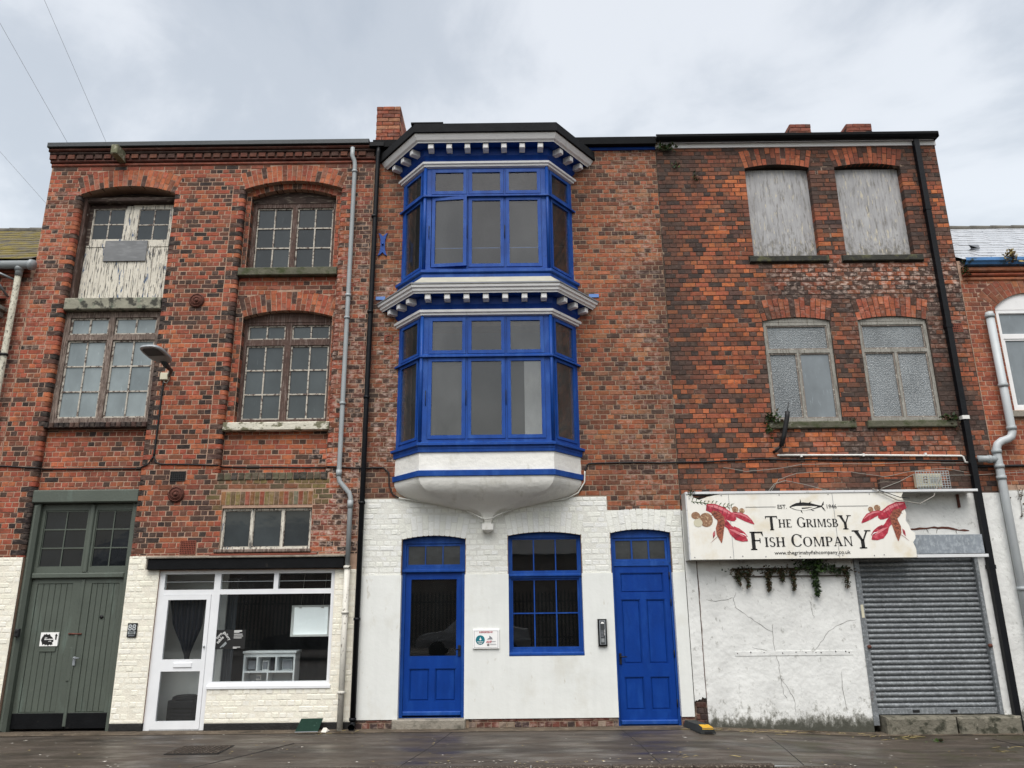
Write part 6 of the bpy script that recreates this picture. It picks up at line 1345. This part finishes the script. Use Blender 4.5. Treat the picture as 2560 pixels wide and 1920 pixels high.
# ================================================================== plants and litter
plant('sill_fern', 'green fern tuft on the left end of the lower left casement sill', [(4.20, -.05, 4.62, 90, .06, .03, .05), (4.14, -.04, 4.42, 20, .02, .02, .05)], size=.07)
plant('sill_weed', 'low green weed on the right end of the lower right casement sill', [(7.08, -.04, 4.60, 70, .07, .03, .025), (7.2, -.03, 4.5, 15, .03, .02, .06)], size=.06)
plant('sill_moss', 'thin moss patch on the right end of the lower left casement sill', [(5.52, -.04, 4.585, 25, .03, .02, .012)], size=.04)
plant('eaves_fern', 'small fern under the eaves where the two brick fronts meet', [(2.80, -.04, 9.68, 60, .07, .03, .04)], size=.07)
plant('wall_weed', 'upper tiny weed rooted in the brick joints right of the bay', [(2.95, -.02, 9.34, 26, .03, .02, .04)], size=.05)
plant('wall_weed', 'lower tiny weed rooted in the brick joints right of the bay', [(3.3, -.02, 9.07, 26, .03, .02, .05)], size=.05)
plant('gutter_grass', 'dry grass tuft growing from the blue gutter at the right', [(8.55, -.16, 7.40, 60, .06, .03, .05)], ('straw', 'leaf_brown', 'straw'), size=.09)
plant('corner_weed', 'dark weeds in the corner where the blue gutter meets the tall wall', [(7.77, -.06, 7.22, 50, .03, .03, .07)], size=.06)
plant('sign_moss', 'little green moss tuft on the top left corner of the fish sign', [(2.73, -.30, 3.40, 30, .02, .02, .02)], size=.035)
plant('trailing_plant', 'green bushy plant sprawling on the timber ledge under the sign', [(4.55, -.07, 2.29, 260, .13, .06, .05), (4.72, -.06, 2.23, 120, .10, .04, .03), (4.95, -.05, 2.20, 40, .06, .03, .02)], ('leaf_green', 'leaf_dark', 'leaf_dark'), size=.055, hang=[(4.60, -.06, 2.2, .36, 90, .038)])
for (x, ln_, n_, lb_) in ((3.42, .26, 45, 'leftmost dried trailing weed hanging from the timber ledge'), (3.56, .32, 45, 'second dried trailing weed from the left on the timber ledge'), (3.88, .40, 90, 'thickest dried trailing weed hanging from the middle of the timber ledge'), (4.09, .20, 35, 'short wispy trailing weed right of the thickest one on the ledge'), (4.26, .38, 60, 'dried trailing weed hanging just left of the green bushy plant'), (5.08, .34, 30, 'thin trailing weed at the right end of the timber ledge')):
    plant('dried_weed', lb_, [(x, -.06, 2.20, 80, .07, .03, .03)], ('leaf_brown', 'leaf_dark', 'leaf_brown'), size=.045, group='dried weeds on the ledge', hang=[(x, -.055, 2.2, ln_*.72, int(n_*1.2), .034)])
plant('dry_vine', 'dry leafless vine on the grey wall at the right edge', [(8.02, -.03, 3.30, 22, .09, .015, .14)], ('leaf_brown', 'leaf_brown', 'leaf_brown'), size=.045, hang=[(7.98, -.03, 3.5, .5, 4, .03), (8.1, -.03, 3.45, .4, 4, .03)])
# wheel stop
t = thing('wheel_stop', 'black rubber wheel stop with a yellow end beside the panelled blue door', 'wheel stop', (2.55, -.4, 0))
pr = [(-.115, 0), (.115, 0), (.115, .02), (.085, .10), (-.085, .10), (-.115, .02)]
def wsx(u): return 2.58+.03*u
m = M(); ys_ = (-.05, -.50, -.63, -.645); vs = []
def wx(y): return 2.52+.20*(-y)
for i, y in enumerate(ys_):
    for (a, b) in pr: vs.append((wx(y)+a*.92, y, gz(2.58)-.004+b*(1, 1, .80, .74)[i]))
fs = [(i*6+k, i*6+(k+1) % 6, (i+1)*6+(k+1) % 6, (i+1)*6+k) for i in range(3) for k in range(6)]+[(0, 5, 4, 3, 2, 1), (18, 19, 20, 21, 22, 23)]
m.add(vs, fs); m.done('body', 'rubber', t)
g0 = gz(2.58)
M().add([(wx(-.50)-.068, -.502, g0+.0985), (wx(-.50)+.068, -.502, g0+.0985), (wx(-.63)+.074, -.634, g0+.079), (wx(-.63)-.074, -.634, g0+.079), (wx(-.645)+.082, -.650, g0+.055), (wx(-.645)-.082, -.650, g0+.055)], [(0, 3, 2, 1), (3, 5, 4, 2)]).done('reflector', 'yellow_paint', t)
M().box(wx(-.65)-.05, wx(-.65)+.05, -.652, -.6455, g0-.004, g0+.026).done('drain_slot', 'iron_dark', t)
t = thing('green_panel', 'scuffed dark green metal panel leaning on the wall by the white pipe', 'panel', (-3.05, -.3, 0)); m = M(); m.add([(-3.24, -.21, -.005), (-2.91, -.18, -.005), (-2.87, -.06, .165), (-3.18, -.09, .165), (-3.24, -.23, -.005), (-2.91, -.20, -.005), (-2.87, -.08, .17), (-3.18, -.11, .17)], [(4, 5, 6, 7), (3, 2, 1, 0), (4, 0, 1, 5), (7, 6, 2, 3), (5, 1, 2, 6), (4, 7, 3, 0)]); m.done('sheet', 'green_plate', t)
M().add([(-3.238, -.233, -.003), (-2.912, -.203, -.003), (-2.908, -.194, .010), (-3.233, -.224, .010)], [(0, 1, 2, 3)]).done('folded_edge', 'lead_grey', t)
t = thing('drain_cover', 'cast-iron drain cover in the pavement in front of the shop window', 'drain cover', (-4.1, -1.5, 0))
M().box(-4.44, -3.76, -1.80, -1.20, -.03, -.006).done('frame', 'iron_dark', t)
m = M()
for i in range(11):
    for jx in range(9): m.box(-4.42+i*.06, -4.42+i*.06+.04, -1.78+jx*.064, -1.78+jx*.064+.04, -.008, -.001)
m.done('stud_pattern', 'gutter_grit', t, kind='stuff')
m = M()
for _ in range(420):
    x = RND.uniform(-8.5, 8.5); y = -abs(RND.betavariate(1.1, 1.6))*2.6; s_ = RND.uniform(.004, .016)*(1.6 if RND.random() < .08 else 1); z = gz(x)-.012*(-y)/2.6-.005
    if RND.random() < .4: x = RND.gauss(.2, .9) if RND.random() < .5 else x; y = -2.35-RND.random()*.25
    a = RND.uniform(0, 6.28); m.add([(x+s_*1.5*math.cos(a+k*2.09+RND.uniform(-.4, .4)), y+s_*1.5*math.sin(a+k*2.09), z+(.003 if k == 1 else .001)) for k in range(3)], [(0, 1, 2)], RND.randrange(3))
tag(m.done('grit', ['litter_white', 'straw', 'concrete']), 'scattered pale grit and crumbs over the wet pavement', 'grit', kind='stuff')
m = M()
for (cx, cy, n_, sp2) in ((5.35, -.45, 26, .3), (3.3, -.25, 22, .35), (6.9, -1.3, 14, .4), (-2.6, -.25, 14, .12), (4.3, -.12, 26, .5), (6.1, -1.5, 8, .4), (2.3, -2.2, 6, .4)):
    for _ in range(n_):
        x = cx+RND.gauss(0, sp2); y = min(-.08, cy+RND.gauss(0, .09)); a = RND.gauss(0, .5); l = RND.uniform(.04, .2); z = gz(x)-.004-.012*(-y)/2.6
        m.tube([(x, y, z+.003), (x+l*.5*math.cos(a), y+l*.5*math.sin(a), z+.012), (x+l*math.cos(a+.3), y+l*math.sin(a+.3), z+.004)], .0025, 3, RND.randrange(2))
tag(m.done('straw_litter', ['straw', 'leaf_brown']), 'loose straw and dead stalks on the pavement by the wall', 'straw', kind='stuff')
t = thing('crisp_packet', 'crumpled scrap of litter by the foot of the flaking white pipe', 'litter', (-2.78, -.2, 0)); m = M()
m.add([(-2.86, -.22, .0), (-2.78, -.26, .0), (-2.74, -.18, .015), (-2.80, -.14, .05), (-2.83, -.19, .055), (-2.77, -.21, .04)], [(0, 1, 5, 4), (1, 2, 5), (2, 3, 5), (3, 4, 5), (0, 4, 3)]); m.done('wrapper', 'litter_white', t)
plant('pavement_weed', 'small green weed on the pavement in front of the roller shutter', [(5.75, -.75, gz(5.75)+.005, 20, .05, .03, .006)], size=.06)

# ================================================================== inside the shop
t = thing('light_box', 'white square light box hanging inside the shop window', 'light box', (-3.25, .35, 1.3))
M().plate(rect(-3.55, -2.945, 1.30, 1.77), [rect(-3.52, -2.975, 1.33, 1.74)], .33, .43).done('frame', 'interior_white', t); M().box(-3.525, -2.97, .385, .42, 1.325, 1.745).done('panel', 'lightbox_face', t)
for x in (-3.42, -3.07): M().tube([(x, .38, 1.77), (x+.05, .38, 2.5)], .004, 5).done('hanging_wire', 'cable_grey', t); M().box(x-.02, x+.02, .34, .37, 1.725, 1.745).done('clip', 'plastic_white', t)
t = thing('display_cabinet', 'pale grey shelving cabinet standing inside the shop window', 'cabinet', (-3.85, .45, .02))
M().plate(rect(-4.245, -3.445, .02, 1.06), [rect(-4.22, -4.045, .80, 1.005), rect(-4.02, -3.75, .80, 1.005), rect(-3.725, -3.47, .80, 1.005), rect(-4.22, -3.87, .12, .775), rect(-3.85, -3.47, .12, .775)], .32, .60).done('carcass', 'shelf_white', t); M().cbox(-4.26, -3.43, .30, .62, 1.06, 1.09, .004).done('top', 'shelf_white', t); M().box(-4.24, -3.45, .60, .615, .05, 1.055).done('back', 'shelf_white', t)
for nm, lb_, r_, mt in (('picture_card', 'white card leaning in the middle compartment of the shop cabinet', (-3.97, -3.875, .80, .95), 'card_white'), ('book', 'dark upright book in the middle compartment of the shop cabinet', (-3.85, -3.79, .80, .99), 'ink_black'), ('picture_card', 'pale teal print in the right compartment of the shop cabinet', (-3.66, -3.51, .805, .97), 'pvc_pale'), ('ornament', 'dark patterned ornament in the left compartment of the shop cabinet', (-4.20, -4.07, .80, .97), 'leather_black'), ('toy_block', 'small white block model on the lower shelf of the cabinet', (-4.06, -3.98, .665, .74), 'card_white')):
    o_ = thing(nm, lb_, nm.split('_')[-1], ((r_[0]+r_[1])/2, .42, r_[2])); M().cbox(r_[0], r_[1], .40, .43, r_[2], r_[3], .006).done('body', mt, o_); M().box(r_[0]+.01, r_[1]-.01, .394, .402, r_[2]+.02, r_[3]-.02).done('printed_area', 'ink_grey' if mt != 'ink_black' else 'curtain_navy', o_)
box('shelf', 'shelf_white', t, -4.22, -3.47, .33, .60, .655, .668) if False else None
def drape(name, lb_, xs, zt, zb, y, mat, tie=None):
    t_ = thing(name, lb_, 'curtain', ((xs[0]+xs[1])/2, y, zb)); m_ = M(); nx, nz = 28, 12; vs = []
    for jz in range(nz+1):
        f = jz/nz; z = zt+(zb-zt)*f
        for i in range(nx+1):
            u = i/nx; w_ = 1.0 if tie is None else max(.10, 1-.35*f-.62*max(0, f-.45)/.55)
            cx = (xs[0]+xs[1])/2+(tie or 0)*f; x = cx+(u-.5)*(xs[1]-xs[0])*w_; vs.append((x, y+.03*math.sin(u*34+f*1.5), z))
    m_.add(vs, [(jz*(nx+1)+i, jz*(nx+1)+i+1, (jz+1)*(nx+1)+i+1, (jz+1)*(nx+1)+i) for jz in range(nz) for i in range(nx)], 0, True); m_.done('cloth', mat, t_); M().tube([(xs[0]-.03, y, zt+.01), (xs[1]+.03, y, zt+.01)], .01, 6).done('rail', 'steel_grey', t_)
drape('door_curtain', 'dark navy curtain gathered to a point behind the shop door glass', (-5.42, -4.86), 1.90, .98, .17, 'curtain_navy', tie=.07)
drape('back_curtain', 'black floor-length curtain across the back of the shop', (-4.7, -2.72), 2.3, .05, 1.6, 'leather_black')
drape('side_curtain', 'pale grey curtain hanging at the left inside edge of the display window', (-4.85, -4.62), 2.2, .05, .9, 'curtain_grey')
t = thing('pouffe', 'black upholstered pouffe inside the shop door', 'pouffe', (-5.1, .37, 0)); M().cbox(-5.30, -4.91, .17, .57, .03, .40, .02).done('body', 'leather_black', t); M().tube([(-5.105, .37, .395), (-5.105, .37, .44), (-5.105, .37, .46)], [.195, .19, .15], 20).done('cushion', 'leather_black', t)
t = thing('window_lettering', 'white turn table gallery lettering on the shop window glass', 'lettering', (-4.4, .04, 1.2))
GY = .041
M().box(-4.60, -4.15, .0432, .0442, 1.14, 1.42).done('film', 'ink_black', t)
for s_, x, z, sz in (('turn', -4.557, 1.335, .068), ('table', -4.535, 1.275, .068), ('gallery', -4.435, 1.335, .062)):
    text('lettering', s_, x, z, sz, GY, 'card_white', t, rot=(46 if s_ != 'gallery' else -50), sx=.95)
[M().plate([(a, b), (a+.011, b-.010), (a+.011+l*.70, b-.010+l*.72), (a+l*.70, b+l*.72)], [], GY, .0431).done('small_print', 'pvc_grey', t) for (a, b, l) in ((-4.530, 1.165, .115), (-4.492, 1.178, .075))]
for i, (w_, z) in enumerate(((.12, 1.405), (.12, 1.392), (.08, 1.379), (.13, 1.352), (.14, 1.325), (.12, 1.298), (.11, 1.165), (.06, 1.150))): M().box(-4.33, -4.33+w_, GY, .0434, z, z+.007).done('small_print', 'card_white', t)
# ================================================================== across the street (seen in the glass)
fn = thing('palisade_fence', 'grey steel palisade fence across the street', 'fence', (0, -20, 0))
x = -14.0; me = None
while x < 14:
    if me is None:
        o = M().plate([(-.035, .1), (.035, .1), (.035, 2.15), (.0, 2.3), (-.035, 2.15)], [], -.01, .01).done('pale', 'fence_steel', fn, center=False); me = o.data; o.location = (x, -20, 0)
    else: reg(bpy.data.objects.new('pale', me), (x, -20, 0), fn)
    x += .155
for z in (.45, 1.85): M().box(-14, 14, -20.06, -20.02, z, z+.05).done('rail', 'fence_steel', fn)
ow = thing('opposite_warehouse', 'low brick warehouse with ribbed roof across the street', 'building', (0, -28, 0))
M().box(-22, 22, -40, -28, -.1, 4.2).done('wall', 'opposite_brick', ow); m = M(); 
n = 90; vs = []
for i in range(n+1):
    x = -22.4+44.8*i/n; dz = .05 if i % 2 else 0
    vs += [(x, -27.7, 4.2+dz), (x, -34, 6.6+dz), (x, -40.3, 4.2+dz)]
m.add(vs, [(i*3+k, i*3+k+1, (i+1)*3+k+1, (i+1)*3+k) for i in range(n) for k in range(2)]); m.done('roof', 'opposite_roof', ow)
def car(name, lb_, x0, y0, mat, L_=4.2):
    t_ = thing(name, lb_, 'car', (x0, y0, -.1)); zb = -.09
    prof = [(-2.1, .35), (-2.08, .62), (-1.95, .78), (-1.1, .92), (-.55, 1.38), (-.1, 1.46), (.9, 1.42), (1.55, 1.02), (2.0, .95), (2.1, .6), (2.08, .32)]
    m_ = M(); vs = []
    wd2 = [(.70), (.80), (.82), (.80), (.62), (.60), (.60), (.74), (.80), (.80), (.72)]
    for sgn in (-1, 1):
        for (p_, w_) in zip(prof, wd2): vs.append((x0+p_[0], y0+sgn*w_, zb+p_[1]))
    n_ = len(prof); fs = [tuple(range(n_)), tuple(range(2*n_-1, n_-1, -1))]+[(i, n_+i, n_+(i+1) % n_, (i+1) % n_) for i in range(n_)]
    m_.add(vs, fs); m_.done('body', mat, t_)
    for sgn in (-1, 1):
        M().add([(x0-.95, y0+sgn*.775, zb+.95), (x0-.52, y0+sgn*.635, zb+1.34), (x0+.88, y0+sgn*.62, zb+1.36), (x0+1.35, y0+sgn*.74, zb+1.0)], [(0, 1, 2, 3) if sgn < 0 else (3, 2, 1, 0)]).done('side_window', 'glass_black', t_)
        for dx in (-1.3, 1.3): M().tube([(x0+dx, y0+sgn*.62, zb+.29), (x0+dx, y0+sgn*.83, zb+.29)], .30, 18).done('wheel', 'tyre', t_)
car('parked_car', 'white hatchback parked on the far side of the street', -1.6, -17.6, 'car_white')
car('parked_car', 'dark saloon parked on the far side of the street left of the white car', -7.2, -17.7, 'car_dark')
